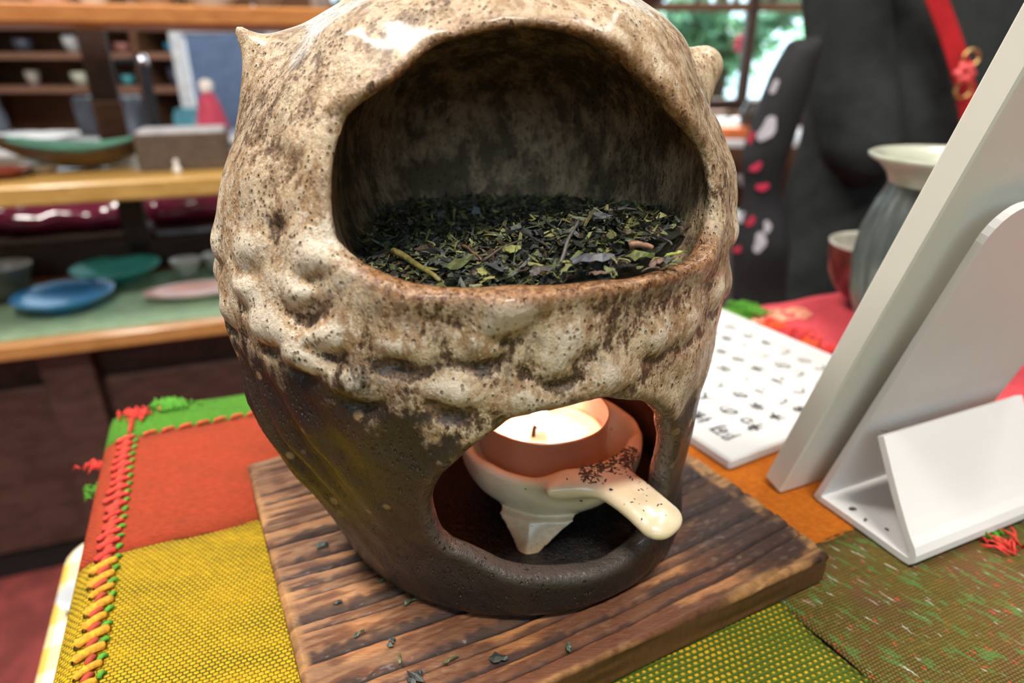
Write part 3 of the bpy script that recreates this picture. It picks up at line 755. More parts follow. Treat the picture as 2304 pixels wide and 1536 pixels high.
om.link(om.mix(om.math('MULTIPLY', om.math('MAXIMUM', ed, om.attr('doorlip')), .9), om.mix(ins, om.mix(dkm, (.47, .47, .47), (.50, .50, .50)), (.8, .8, .8)), (.20, .20, .20)), om.b.inputs['Roughness'])
om.link(om.mix(om.step(z, .024, .014), om.b.inputs['Roughness'].links[0].from_socket, (.30, .30, .30)), om.b.inputs['Roughness'])
b1 = om.bump(om.math('SUBTRACT', om.math('ADD', om.math('MULTIPLY', nC, .35), nB), om.math('MULTIPLY', pits, .8)), .0013, .9)
ob = empty('owl_tea_burner', OW, 'owl-shaped stoneware tea burner with speckled cream and brown glaze', 'tea burner')
mobj('body', OV + OW, OQ, om.m, ob, True, {'relief': np.clip(rel / .0013 + nz / .0035, -2, 2), 'inside': a_in, 'lip': a_edge, 'doorlip': a_edged * .7})

# ================================================================= TEA
def teaz(x, y): return .0868 + .0085 * np.exp(-(((x - .016) / .030) ** 2 + ((y + .032) / .021) ** 2)) + .0045 * np.exp(-((y - .012) / .03) ** 2) + .0035 * np.exp(-(((x - .035) / .02) ** 2 + ((y + .02) / .03) ** 2))
pal = np.array([(.030, .034, .026), (.022, .024, .024), (.055, .056, .060), (.085, .10, .040), (.17, .16, .055), (.11, .115, .045), (.055, .035, .022), (.10, .075, .03), (.045, .06, .03)])
tm = N('dried_tea', .5, 0, 0, .5); tm.col(tm.mix(.4, tm.attr('Col', 'Color'), tm.ramp(tm.noise(1200, 3), [(.3, (.5, .5, .5)), (.7, (1, 1, 1))]), 'MULTIPLY')); tm.bump(tm.noise(900), .0003); tm = tm.m
VV = []; FF = []; CL = []
# bed
g = 60; a = np.linspace(-.0585, .0585, g); gx, gy = np.meshgrid(a, a, indexing='ij')
r_ = np.hypot(gx, gy); sc_ = np.minimum(1, .0575 / np.maximum(r_, 1e-6)); gx2 = gx * sc_; gy2 = gy * sc_
bz = teaz(gx2 - .0095, gy2) - .0022 + .0016 * vnoise(gx2, gy2, gx2 * 0, 200) * 2
P = np.stack([gx2 - .0095, gy2, bz], -1).reshape(-1, 3) + OW
ix = np.arange(g * g).reshape(g, g); q4 = np.stack([ix[:-1, :-1], ix[1:, :-1], ix[1:, 1:], ix[:-1, 1:]], -1).reshape(-1, 4)
VV.append(P); FF.append(q4); CL.append(np.tile([.02, .02, .014], (g * g, 1))); off = g * g
rt = np.random.RandomState(3); nl = 11000
rad = .0565 * np.sqrt(rt.rand(nl)); an = rt.rand(nl) * 2 * np.pi
lx = rad * np.cos(an) - .0095; ly = rad * np.sin(an)
sx_, sy_ = lx - SC[0], ly - SC[1]
keep = (np.abs(sx_ * SE[0] + sy_ * SE[1]) / .0475) ** 2.5 + (np.abs(sx_ * SN[0] + sy_ * SN[1]) / .076) ** 2.5 < 1; lx, ly = lx[keep], ly[keep]; nl = len(lx)
lz = teaz(lx, ly) - .0012 + rt.rand(nl) * .0022
L = np.where(rt.rand(nl) < .25, rt.uniform(.0025, .0060, nl), rt.uniform(.0007, .0024, nl)); Wd = L * np.where((rt.rand(nl) < .35) | (L > .0035), .13, rt.uniform(.35, .9, nl))
L = L * np.where(ly < -.02, 1.35, 1); Wd = Wd * np.where(ly < -.02, 1.35, 1)
yaw = rt.rand(nl) * 2 * np.pi; pit = rt.randn(nl) * .35; rol = rt.randn(nl) * .6
ux = np.stack([np.cos(yaw) * np.cos(pit), np.sin(yaw) * np.cos(pit), np.sin(pit)], 1)
vx = np.stack([-np.sin(yaw) * np.cos(rol), np.cos(yaw) * np.cos(rol), np.sin(rol)], 1); nx = np.cross(ux, vx)
c3 = np.stack([lx, ly, lz], 1) + OW; L = L[:, None] / 2; Wd = Wd[:, None] / 2; bend = rt.randn(nl)[:, None] * .25
def pt(a, b, cc): return c3 + ux * L * a + vx * Wd * b + nx * L * cc * bend
j1 = rt.uniform(.5, 1.2, (nl, 1)); j2 = rt.uniform(.4, 1.2, (nl, 1))
P = np.stack([pt(-1, -.5 * j1, 1), pt(-.9, .6 * j2, 1), pt(.1, -1 * j2, -.4), pt(-.1, 1 * j1, -.4), pt(1, -.3, 1), pt(.8, .55 * j1, 1)], 1).reshape(-1, 3)
i0 = np.arange(nl)[:, None] * 6 + off
VV.append(P); FF.append(np.vstack([i0 + [0, 2, 3, 1], i0 + [2, 4, 5, 3]]))
side = np.clip((lx - .0) / .03, -1, 1)
pc = rt.choice(len(pal), nl, p=[.17, .14, .14, .12, .12, .10, .08, .06, .07])
cc_ = pal[pc] * rt.uniform(.9, 1.9, (nl, 1)); CL.append(np.repeat(cc_, 6, 0))
th = mobj('tea_leaves', np.vstack(VV), np.vstack(FF), tm, None, False, {'Col': np.vstack(CL)}, kind='stuff')
setp(th, 'heap of dried green tea crumbs filling the owl burner bowl', 'tea')

def flake(name, c, L, W, yaw, pitch, col, label, cat='tea leaf', group=None, roll=0., bend=.3, seed=0, rough=.5):
    q_ = np.random.RandomState(seed); m_ = 7; v = []; f = []
    u = np.array([math.cos(yaw) * math.cos(pitch), math.sin(yaw) * math.cos(pitch), math.sin(pitch)])
    s_ = np.array([-math.sin(yaw) * math.cos(roll), math.cos(yaw) * math.cos(roll), math.sin(roll)]); nn = np.cross(u, s_)
    for i in range(m_):
        t = i / (m_ - 1) * 2 - 1; w_ = W / 2 * (1 - abs(t) ** 3 * .6) * q_.uniform(.45, 1.3)
        for k_, b_ in enumerate((-1, 0, 1)):
            v.append(np.asarray(c) + u * L / 2 * (t + q_.randn() * .05) + s_ * w_ * b_ * q_.uniform(.6, 1.25) + nn * (L * bend * .25 * (1 - t * t) + (W * .12 * (1 - abs(b_))) + q_.randn() * L * .035))
    tn = .00014; n_ = len(v); v += [a - nn * tn for a in v]
    f = [(i * 3 + k, (i + 1) * 3 + k, (i + 1) * 3 + k + 1, i * 3 + k + 1) for i in range(m_ - 1) for k in (0, 1)]
    f += [tuple(n_ + a for a in q[::-1]) for q in f]
    for k in (0, 2): f += [(i * 3 + k, (i + 1) * 3 + k, n_ + (i + 1) * 3 + k, n_ + i * 3 + k)[::(-1 if k == 0 else 1)] for i in range(m_ - 1)]
    for e in (0, (m_ - 1) * 3): f += [(e + k, e + k + 1, n_ + e + k + 1, n_ + e + k) for k in (0, 1)]
    o = mobj(name, v, f, tcol(col), None, False); return setp(o, label, cat, group)
_tc = {}
def tcol(c):
    if c not in _tc: _tc[c] = plain('tea_%d' % len(_tc), c, .5, var=.3, scale=500, bump=.0002)
    return _tc[c]
def twig(a, b, r, col, label, group=None, sag=.0005, cat='tea stem'):
    a = np.asarray(a); b = np.asarray(b); P = [a + (b - a) * t + UP * sag * 4 * t * (1 - t) + np.array([.0002, .0001, 0]) * math.sin(t * 9) for t in np.linspace(0, 1, 9)]
    return setp(MB().tube(P, [r * (1.15 - .5 * i / 8) for i in range(9)], 7).out('tea_twig', tcol(col), None, True), label, cat, group)
def T(px, py, lift=.0006):
    """point on the tea heap seen through that spot of the photograph"""
    d_ = ray(px, py); tt_ = np.linspace(.1, .22, 600); p_ = np.array([0, 0, ZC]) + d_ * tt_[:, None]; l_ = p_ - OW
    k_ = np.argmax(l_[:, 2] < teaz(l_[:, 0], l_[:, 1]) + lift) ; return p_[k_]
dkg, gry, olv, yol, bro = (.030, .033, .026), (.060, .062, .070), (.10, .115, .04), (.24, .24, .075), (.10, .055, .035)
flake('tea_leaf', T(1335, 585, .0015), .0085, .0052, .2, .05, (.075, .077, .088), 'broad grey-violet tea leaf, largest on the heap, centre right', seed=1, roll=.25)
flake('tea_leaf', T(1115, 605, .0012), .0050, .0036, 2.2, .0, gry, 'dark grey curled tea leaf at the front middle of the heap', seed=2, roll=.4)
flake('tea_leaf', T(1040, 590, .0014), .0082, .0026, .9, .1, olv, 'long folded olive tea leaf at the front left of the heap', seed=3, roll=.5)
flake('tea_leaf', T(1215, 608, .0012), .0046, .0030, .4, .1, (.065, .055, .05), 'brownish crumpled tea leaf behind the lip, centre of heap', seed=4, roll=.2)
flake('tea_leaf', T(1275, 605, .0014), .0060, .0016, 1.0, .2, (.16, .17, .07), 'narrow pale olive tea leaf leaning on the lip', seed=5)
flake('tea_leaf', T(1150, 560, .0012), .0040, .0032, .3, .1, yol, 'pale yellow-green tea leaf left of the heap centre', seed=6, roll=.2)
flake('tea_leaf', T(1085, 612, .0012), .0034, .0028, 1.8, .1, yol, 'small yellow-green tea leaf beside the dark curled one', seed=7, roll=.2)
flake('tea_leaf', T(1000, 598, .0012), .0055, .0036, 2.6, .1, (.055, .07, .045), 'flat grey-green tea leaf at the left front', seed=8, roll=.3)
flake('tea_leaf', T(1440, 575, .0012), .0060, .0020, -.15, .1, (.13, .15, .04), 'yellow-edged curled leaf right of the broad leaf', seed=9, roll=.6)
flake('tea_leaf', T(1478, 590, .0012), .0042, .0018, .6, .2, (.14, .075, .05), 'reddish brown leaf near the right end of the lip', seed=10, roll=.3)
flake('tea_leaf', T(1520, 572, .0012), .0055, .0010, .35, .1, (.26, .30, .05), 'bright lime sliver at the right end of the heap', seed=11)
twig(T(1255, 605, .0004), aty(1302, 492, T(1270, 560)[1] + .004), .00042, (.09, .08, .075), 'upright dark twig standing out of the tea heap')
twig(T(885, 565, .0022), T(990, 632, .0008), .00075, (.20, .17, .05), 'thick yellow-olive stalk lying at the left of the heap')
twig(T(1415, 552, .0012), T(1468, 558, .0012), .00075, (.28, .14, .08), 'short brown stalk with yellow ends on the right of the heap')
twig(T(1168, 522, .001), T(1237, 560, .001), .00035, (.05, .04, .04), 'thin dark twig sloping down left of the upright twig')
twig(T(1085, 588, .001), T(1172, 540, .0014), .00035, (.08, .055, .04), 'thin brown twig crossing the left half of the heap')
twig(T(1215, 492, .0014), T(1262, 528, .0014), .0003, (.05, .05, .05), 'fine black twig behind the upright twig')
twig(T(1040, 553, .0012), T(1082, 585, .001), .00035, (.20, .11, .07), 'short reddish twig above the folded olive leaf')
rt2 = np.random.RandomState(9)
for k_ in range(46):
    px, py = rt2.uniform(960, 1530), rt2.uniform(520, 622)
    p_ = T(px, py, .001)
    if k_ % 3 == 0:
        a_ = rt2.rand() * 6.28; l_ = rt2.uniform(.002, .0045)
        twig(p_, p_ + np.array([math.cos(a_) * l_, math.sin(a_) * l_, rt2.uniform(-.0002, .0010)]), .00025, [(.05, .045, .04), (.15, .14, .05), (.09, .06, .04)][k_ % 9 // 3], 'small loose stem scattered over the tea heap', 'small stems on the tea heap')
    else:
        flake('tea_leaf', p_, rt2.uniform(.002, .0042), rt2.uniform(.0012, .0026), rt2.rand() * 6.28, rt2.randn() * .25, [dkg, gry, olv, yol, bro, (.05, .06, .04)][rt2.randint(6)], 'small broken leaf scattered over the tea heap', group='small broken leaves on the tea heap', roll=rt2.randn() * .3, seed=50 + k_)
for i, (px, py, L_, W_, yw, c_, lb) in enumerate([
    (724, 1225, .0034, .0024, .3, (.035, .06, .04), 'dark green leaf bit on the board, near its left edge'),
    (930, 1349, .0056, .0014, .7, (.06, .085, .04), 'slender green leaf bit on the board in front of the burner foot'),
    (1122, 1480, .0046, .0028, .1, (.035, .045, .035), 'broad dark leaf bit near the front edge of the board'),
    (934, 1523, .0040, .0032, 1.0, (.035, .04, .038), 'squarish dark leaf bit at the bottom of the board'),
    (808, 1424, .0032, .0010, .8, (.05, .07, .04), 'thin leaf sliver on the lower left of the board'),
    (880, 1443, .0028, .0018, 1.2, (.05, .06, .05), 'small grey-green leaf bit low on the board'),
    (857, 1304, .0020, .0012, .5, (.10, .14, .06), 'tiny pale green leaf bit beside the burner foot, left'),
    (1279, 1454, .0028, .0018, 1.5, (.06, .12, .08), 'green leaf bit on the pale front edge of the board'),
    (1014, 1483, .0042, .0008, .6, (.10, .14, .06), 'long pale green sliver between two grooves of the board'),
    (899, 1480, .0030, .0007, 1.7, (.10, .13, .05), 'pale thread-like leaf bit low on the board'),
    (759, 1354, .0024, .0009, .5, (.05, .06, .045), 'tiny dark sliver on a light ridge, left side of board')]):
    flake('tea_leaf', at(px, py, BT + .0006), L_, W_, yw, 0, c_, lb, seed=80 + i, bend=.25)

# ================================================================= CANDLE DISH, TEALIGHT
DC = np.array([.0115, .1685, BT + .0295])
hx = np.array([.0365, .1325, BT + .0240])
def dish(x, y, z):
    """world coordinates"""
    dx = x - DC[0]; dy = y - DC[1]; r = np.hypot(dx, dy); zz_ = z - BT
    o_ = ((r / .0272) ** 3. + (np.abs(zz_ - .0300) / .0200) ** 3.) ** (1 / 3.); outer = np.maximum((o_ - 1) * .018, zz_ - .0295)
    outer = smax((o_ - 1) * .018, np.maximum(zz_ - .0290, .0105 - zz_), .0025)
    i_ = np.sqrt((r / .0242) ** 2 + ((zz_ - .0300) / .0140) ** 2)
    b = smax(outer, -smax((i_ - 1) * .014, .0175 - zz_, .002), .0022)
    # handle: flattened, flared at the root
    a0 = DC + np.array([.0105, -.0215, -.0019]); e = hx - a0; L_ = np.linalg.norm(e); e = e / L_; s_ = np.cross(e, UP); s_ /= np.linalg.norm(s_); n_ = np.cross(s_, e)
    px_ = x - a0[0]; py_ = y - a0[1]; pz_ = z - a0[2]
    t = px_ * e[0] + py_ * e[1] + pz_ * e[2]; w = px_ * s_[0] + py_ * s_[1] + pz_ * s_[2]; q = px_ * n_[0] + py_ * n_[1] + pz_ * n_[2]
    q = q - .0012 * np.sin(np.clip(t / L_, 0, 1) * 3.1)
    wd_ = .0062 + .0062 * np.clip(1 - t / (L_ * .45), 0, 1.3) ** 2 + .0006 * np.clip(t / L_, 0, 1)
    th_ = .0030 - .0004 * np.clip(t / L_, 0, 1)
    tc_ = np.clip(t, 0, L_)
    hd_ = (np.sqrt(((t - tc_) / .0050) ** 2 + (np.abs(w) / wd_) ** 2.6 + (np.abs(q) / th_) ** 2.2) - 1) * .0026
    cut = -(smax((i_ - 1) * .014, .0175 - zz_, .002))
    hd_ = np.maximum(hd_, cut)
    b = smin(b, hd_, .0035)
    # little wedge feet
    for an_ in (-102, 18, 138):
        a_ = math.radians(an_); cx_ = DC[0] + .0200 * math.cos(a_); cy_ = DC[1] + .0205 * math.sin(a_); ux_ = math.cos(a_); uy_ = math.sin(a_)
        rx = (x - cx_) * ux_ + (y - cy_) * uy_; tx = -(x - cx_) * uy_ + (y - cy_) * ux_
        k_ = np.clip((zz_ - .0050) / .0100, 0, 1.2)
        wdg = np.maximum.reduce([np.abs(tx + .0018 * (1 - k_)) - (.0013 + .0098 * k_), rx - (.0105 - .0060 * k_) + .50 * np.abs(tx + .0016) * (1 - .6 * k_), -rx - .012, .0050 - zz_, zz_ - .0142])
        wdg = np.where(i_ < 1.05, np.maximum(wdg, zz_ - .0165), wdg) * .8
        b = smin(b, wdg, .0010)
    return b + vnoise(x, y, z, 160) * .00035
LO = (-.020, .120, BT + .002); HI = (.050, .200, BT + .034)
DV, DQ = surfnet(dish, LO, HI, .00048)
cm = N('cream_slip', .32, .45, 0, .5)
nA = cm.noise(90, 5, .6); nB = cm.noise(500, 3, .7)
c = cm.mix(cm.step(nA, .35, .7), (.66, .56, .36), (.80, .70, .50))
c = cm.mix(cm.math('MULTIPLY', cm.step(cm.voro(330), .13, .06), cm.step(cm.noise(120), .48, .58)), c, (.12, .07, .035))
zc_ = cm.sep()[2]
c = cm.mix(cm.math('MULTIPLY', cm.step(zc_, -.014, -.018), cm.step(nB, .35, .6, .2, .65)), c, (.55, .33, .17))
cm.col(c); cm.bump(nB, .0002, .5)
cd = empty('candle_dish', DC, 'cream ceramic candle dish with stubby handle poking out of the burner door', 'candle dish')
mobj('bowl', DV, DQ, cm.m, cd, True, loc=None)
crm = empty('tea_dust', (.030, .152, BT + .0312), 'brown tea dust gathered where handle meets candle dish rim', 'tea')
VV = []; FF = []; n_ = 0; rq = np.random.RandomState(4)
def dish_top(x, y):
    z_ = np.linspace(BT + .034, BT + .016, 90); v_ = dish(np.full(90, x), np.full(90, y), z_); k_ = np.argmax(v_ < 0)
    return z_[k_] if (v_ < 0).any() else None
for k_ in range(420):
    if k_ < 380: a_ = rq.uniform(-1.35, -.45); r_ = .0262 + rq.randn() * .0016 + (.0018 if k_ % 3 == 0 else 0); x_ = DC[0] + r_ * math.cos(a_); y_ = DC[1] + r_ * math.sin(a_)
    else: t_ = rq.rand(); b_ = DC + (hx - DC) * (.45 + .6 * t_); x_, y_ = b_[0] + rq.randn() * .004, b_[1] + rq.randn() * .002
    z_ = dish_top(x_, y_)
    if z_ is None or z_ < BT + .018: continue
    L_ = rq.uniform(.0002, .0009) if k_ < 380 else rq.uniform(.0002, .0005); a_ = rq.rand() * 6.28; W_ = L_ * rq.uniform(.15, .5)
    c_ = np.array([x_, y_, z_ + .0001]); u_ = np.array([math.cos(a_), math.sin(a_), rq.randn() * .25]) * L_; w_ = np.array([-math.sin(a_), math.cos(a_), 0]) * W_
    VV += [c_ - u_ - w_, c_ - u_ + w_, c_ + u_ + w_, c_ + u_ - w_, c_ + UP * .00018]; FF += [(n_, n_ + 3, n_ + 4), (n_ + 3, n_ + 2, n_ + 4), (n_ + 2, n_ + 1, n_ + 4), (n_ + 1, n_, n_ + 4)]; n_ += 5
o = mobj('dust', VV, FF, tcol((.07, .045, .03)), crm); o['kind'] = 'stuff'
for i, (px, py, L_) in enumerate(((1376, 1101, .0013), (1418, 1073, .0012), (1307, 1126, .0010), (1487, 1134, .0008), (1276, 1077, .0006))):
    d_ = ray(px, py); tt_ = np.linspace(.11, .2, 500); P_ = np.array([0, 0, ZC]) + d_ * tt_[:, None]; v_ = dish(P_[:, 0], P_[:, 1], P_[:, 2]); k_ = np.argmax(v_ < .0001)
    if v_.min() > 0: continue
    flake('tea_speck', P_[k_], L_, L_ * .6, 1.2 * i, -.1, (.035, .035, .04), ['black tea speck mid-handle of the candle dish', 'black tea speck at the handle root of the candle dish', 'black tea speck on the near side of the handle', 'black tea speck near the handle tip', 'tiny tea speck on the front rim of the candle dish'][i], 'tea leaf', seed=i)

TC = np.array([.0094, .1698, BT + .0178])
tl = empty('tealight', TC, 'lit tealight candle in a thin metal cup inside the candle dish', 'candle')
cup = [(0, 0), (.0172, 0), (.0184, .0012), (.0189, .004), (.0190, .0162), (.0193, .0166), (.0190, .0168), (.01865, .0164), (.0186, .002), (0, .0015)]
cupm = plain('tealight_metal', (.80, .62, .52), .28, metal=.9, var=.04)
MB().lathe(TC, cup, 72).out('cup', cupm, tl, True)
wax = N('melted_wax', .12, .4); wax.b.inputs['Subsurface Weight'].default_value = .3; wax.b.inputs['Subsurface Scale'].default_value = .004
wax.b.inputs['Subsurface Radius'].default_value = (1, .5, .3); wax.col((.68, .47, .38))
MB().lathe(TC, [(0, .0018), (.0184, .0020), (.0184, .0092), (.0170, .0083), (.0150, .0080), (.0140, .0083), (.0128, .0078), (.0100, .0077), (.0090, .0080), (.0075, .0076), (0, .0075)], 64).out('wax', wax.m, tl, True)
wk = TC + np.array([-.0030, -.0005, .0078])
MB().tube([wk, wk + (.0002, 0, .0025), wk + (.0010, -.0003, .0046), wk + (.0018, -.0004, .0055)], [.0006, .0006, .0006, .0005], 8).out('wick', plain('burnt_wick', (.02, .015, .015), .8), tl, True)
wick_ = tl.children[-1]
wick_ = [o_ for o_ in tl.children if o_.name.startswith('wick')][0]
fm = emis('flame', (1.0, .66, .42), 30)
ft = wk + np.array([.0016, -.0004, .0035])
MB().lathe(ft, [(0.0002, 0), (.0014, .0010), (.0023, .0030), (.0024, .0052), (.0018, .0085), (.0009, .0125), (.0001, .0158)], 24).out('flame', fm, wick_, True)
pl = bpy.data.lights.new('candle_light', 'POINT'); pl.energy = .50; pl.color = (1.0, .33, .20); pl.shadow_soft_size = .0026
po = bpy.data.objects.new('candle_light', pl); COL.objects.link(po); po.location = tuple(ft + np.array([0, 0, .0095]))

# ================================================================= TABLET WITH WRITING
e1 = np.array([math.cos(math.radians(119)), math.sin(math.radians(119)), 0]); e2 = np.array([math.cos(math.radians(29)), math.sin(math.radians(29)), 0])
F0 = at(1640, 1060, .7003)
white = plain('white_glaze', (.56, .56, .555), .6, 0, var=.03, scale=20)
tab = empty('written_tablet', F0 + e1 * .06 + e2 * .057, 'thick white ceramic tablet covered in black brush writing, beside the burner', 'tablet')
TH = .0048
MB().box(F0 + e1 * .0605 + e2 * .0575 + UP * (TH / 2), (.0605, .0575, TH / 2), [e1, e2, UP], .0009).out('slab', white, tab)
GL = {
 'wa': [[(2.8, 9.6), (.8, 8.6)], [(0, 6.4), (5, 7)], [(2.7, 8.8), (2.7, 0)], [(2.6, 6.2), (.2, 2.8)], [(2.9, 6), (4.9, 3.6)], [(6, 6.4), (6.2, 1.6)], [(6, 6.4), (9.3, 6.7), (8.8, 1.8)], [(6.2, 2.2), (8.8, 2.4)]],
 'no': [[(5.4, 8), (5, 4.5), (3, 1.6), (1.2, 2.6), (1.5, 6), (4, 8.3), (7.5, 7.6), (8.8, 4.8), (7.6, 2), (5.6, .8)]],
 'hito': [[(5.2, 9.2), (4.2, 5), (.6, .8)], [(4.9, 6), (6.6, 3), (9.6, .6)]],
 'ki': [[(.8, 6.6), (9.2, 7.2)], [(5, 9.6), (5, 0)], [(4.8, 6.6), (3, 3.6), (.6, 1.8)], [(5.2, 6.6), (7, 4), (9.6, 2)]],
 'kome': [[(2, 9), (3.4, 7)], [(8, 9.2), (6.6, 7.2)], [(.6, 5.6), (9.4, 6)], [(5, 9.6), (5, 0)], [(4.8, 5.4), (1, 1.4)], [(5.2, 5.4), (9.4, 1.4)]],
 'a': [[(.8, 9), (.9, 0)], [(.8, 9), (3.6, 9.2), (2.2, 6.6), (3.8, 4.4), (1.6, 3.6)], [(4.4, 8.6), (9.8, 9)], [(5, 6), (5.1, 3)], [(5, 6), (7.2, 6.2), (7, 3.2), (5.1, 3)], [(8.8, 9), (8.8, .6), (7.4, 1.4)]],
 'jo': [[(2.4, 9.6), (.6, 7.4)], [(2.8, 7), (.4, 4.4)], [(1.8, 5), (1.8, 0)], [(6.4, 9.8), (3.4, 6)], [(6.4, 9.4), (9.8, 6)], [(4.6, 6.2), (8.4, 6.4)], [(4, 4.4), (9.2, 4.6)], [(6.5, 6.2), (6.5, .6), (5.4, 1.2)], [(5.2, 3), (4, 1.2)], [(7.8, 3), (9.2, 1.2)]],
 'o': [[(.8, 7), (6, 7.6)], [(3.2, 9.4), (3.2, 1.2), (1.4, 2.4), (3.4, 4.6), (7, 4.8), (8.2, 2.6), (6, .8)], [(7.4, 8.2), (9.2, 6.6)]],
 'shi': [[(3, 9.4), (3, 3), (4.4, 1), (7, 1.2), (8.8, 3.4)]],
 'te': [[(.8, 8), (8.8, 8.6), (5.4, 6.6), (4.2, 4), (5.4, 1.4), (7.6, .6)]],
 'ni': [[(1.6, 9), (1.2, 4), (1.8, .6)], [(4.4, 7.6), (8.4, 7.8)], [(4.2, 3), (5.6, 1.4), (9, 1.4)]],
 'ku': [[(6.6, 9.4), (2.6, 5), (7.4, .6)]],
 'ha': [[(1.4, 9), (1, 4), (1.6, .6)], [(4, 6.6), (9.4, 7)], [(6.8, 9.2), (6.8, 2), (5, .8), (4, 2), (6, 3), (9.2, 1)]],
 'cha': [[(.6, 8.6), (9.4, 9)], [(3.2, 10), (3.2, 7.6)], [(6.8, 10), (6.8, 7.6)], [(5, 7.8), (.6, 4.4)], [(5, 7.8), (9.4, 4.4)], [(2.4, 3.6), (7.6, 3.8)], [(5, 5.4), (5, 0)], [(4, 2.6), (2, .8)], [(6, 2.6), (8, .8)]],
}
ROWS = [['a', 'jo', 'o', 'ku', 'ki', 'te', 'no', 'ni'], ['wa', 'no', 'hito', 'shi', 'ki', 'ku', 'ha', 'no'], ['ki', 'kome', 'no', 'hito', 'ku', 'ki', 'te', 'shi'],
        ['jo', 'shi', 'te', 'ku', 'kome', 'ni', 'ki', 'o'], ['shi', 'ku', 'te', 'ki', 'no', 'ki', 'ni', 'ha'], ['ki', 'te', 'shi', 'no', 'ni', 'ku', 'kome', 'no'],
        ['te', 'jo', 'ku', 'no', 'shi', 'ki', 'te', 'ha'], ['kome', 'no', 'ki', 'te', 'shi', 'ku', 'ki', 'ni']]
ink = MB(); rk = np.random.RandomState(8)
zt = .7003 + TH + .00012
for r_, row in enumerate(ROWS[:7]):
    pos = .0085 + rk.rand() * .002
    for g_ in row:
        s_ = (.0096 if r_ < 2 else .0086) * rk.uniform(.85, 1.1) / 10; jx = rk.randn() * .0006
        for stk in GL[g_]:
            P_ = np.array(chaikin(stk, 2) if len(stk) > 2 else [stk[0], ((stk[0][0] + stk[1][0]) / 2 + .15, (stk[0][1] + stk[1][1]) / 2), stk[1]], float)
            P_ = np.array([F0 + e1 * (pos + a_ * s_) + e2 * (.0090 + r_ * .0142 + (9 - b_) * s_ * .9 + jx) for a_, b_ in P_]); P_[:, 2] = zt
            T_ = np.gradient(P_, axis=0); T_ /= np.linalg.norm(T_, axis=1)[:, None] + 1e-9; S_ = np.cross(T_, UP)
            w_ = (.00060 if r_ < 2 else .00050) * np.linspace(1.25, .45, len(P_))[:, None] * rk.uniform(.7, 1.25)
            ink.strip(P_ - S_ * w_, P_ + S_ * w_)
        pos += s_ * 10 * rk.uniform(1.2, 1.5)
setp(ink.out('brush_writing', plain('black_ink', (.008, .010, .012), .5, var=.05), tab), 'black brush characters in rows')

# ================================================================= LEANING SLAB AND EASEL
a_ = math.radians(23.5); su = np.array([math.cos(a_), math.sin(a_), 0]); sw = np.array([math.sin(a_), -math.cos(a_), 0])
P0 = at(1830, 1120, .7005); P1 = at(2045, 1280, .7005); S0 = at(1719, 1080, .7012)
tau = math.radians(16.5); sv = math.sin(tau) * sw + math.cos(tau) * UP; sn = np.cross(su, sv)
if sn @ sw < 0: sn = -sn
ivory = plain('ivory_board', (.76, .75, .67), .6, 0, var=.03, scale=15)
slab = empty('leaning_panel', S0 + su * .04, 'tall thick off-white panel leaning back on the folded easel, seen from behind', 'panel')
MB().box(S0 + su * .043 + sv * .105 + sn * .0040 + UP * .0016, (.043, .105, .0040), [su, sv, sn], .0006).out('board', ivory, slab)
# raised backing sheet on the panel
es = empty('folded_easel', P0 + sw * .018 + su * .033, 'white folded easel with rounded back plate propping the panel', 'easel')
def sheet(path, u0, u1, th, mat, name, round_top=0):
    """bent sheet: path in the (sw, up) plane"""
    path = chaikin(path, 1) if len(path) > 2 else np.array(path)
    v_ = []; T_ = np.gradient(path, axis=0); T_ /= np.linalg.norm(T_, axis=1)[:, None]; Nn = np.stack([-T_[:, 1], T_[:, 0]], 1)
    for u_ in (u0, u1):
        for sgn in (-.5, .5):
            for p_, n_ in zip(path, Nn): q_ = p_ + n_ * th * sgn; v_.append(P0 + su * u_ + sw * q_[0] + UP * q_[1])
    k_ = len(path); f_ = []
    for i in range(k_ - 1):
        f_ += [(i, i + 1, k_ + i + 1, k_ + i), (2 * k_ + i, 3 * k_ + i, 3 * k_ + i + 1, 2 * k_ + i + 1), (i, 2 * k_ + i, 2 * k_ + i + 1, i + 1), (k_ + i, k_ + i + 1, 3 * k_ + i + 1, 3 * k_ + i)]
    f_ += [(0, k_, 3 * k_, 2 * k_), (k_ - 1, 3 * k_ - 1, 4 * k_ - 1, 2 * k_ - 1)]
    return v_, f_
LB = float(np.dot(P1 - P0, sw))
wh2 = plain('white_plastic', (.76, .75, .74), .5, .05, var=.03, scale=10)
# back plate with rounded upper corners
pw, ph, rc = .068, .112, .010
out = [(0, 0), (pw, 0)] + [(pw - rc + rc * math.cos(t), ph - rc + rc * math.sin(t)) for t in np.linspace(0, math.pi / 2, 8)] + [(rc + rc * math.cos(t), ph - rc + rc * math.sin(t)) for t in np.linspace(math.pi / 2, math.pi, 8)]
th = .0022; n_ = len(out); v_ = [P0 + su * a + sv * b + UP * .001 for a, b in out]; v_ += [x + sn * th for x in v_]
f_ = [tuple(range(n_))[::-1], tuple(range(n_, 2 * n_))] + [(i, (i + 1) % n_, n_ + (i + 1) % n_, n_ + i) for i in range(n_)]
mobj('back_plate', v_, f_, wh2, es)
b0 = .0014
path = [(.001, b0), (LB * .5, b0 + .0002), (LB - .004, b0), (LB - .0005, b0 + .0003), (LB - .0006, b0 + .004), (LB - .0045, .010), (LB - .0120, .022), (LB - .0195, .0352)]
v_, f_ = sheet(path, .0, .0662, .0022, wh2, 'fold'); mobj('folded_foot', v_, f_, wh2, es)
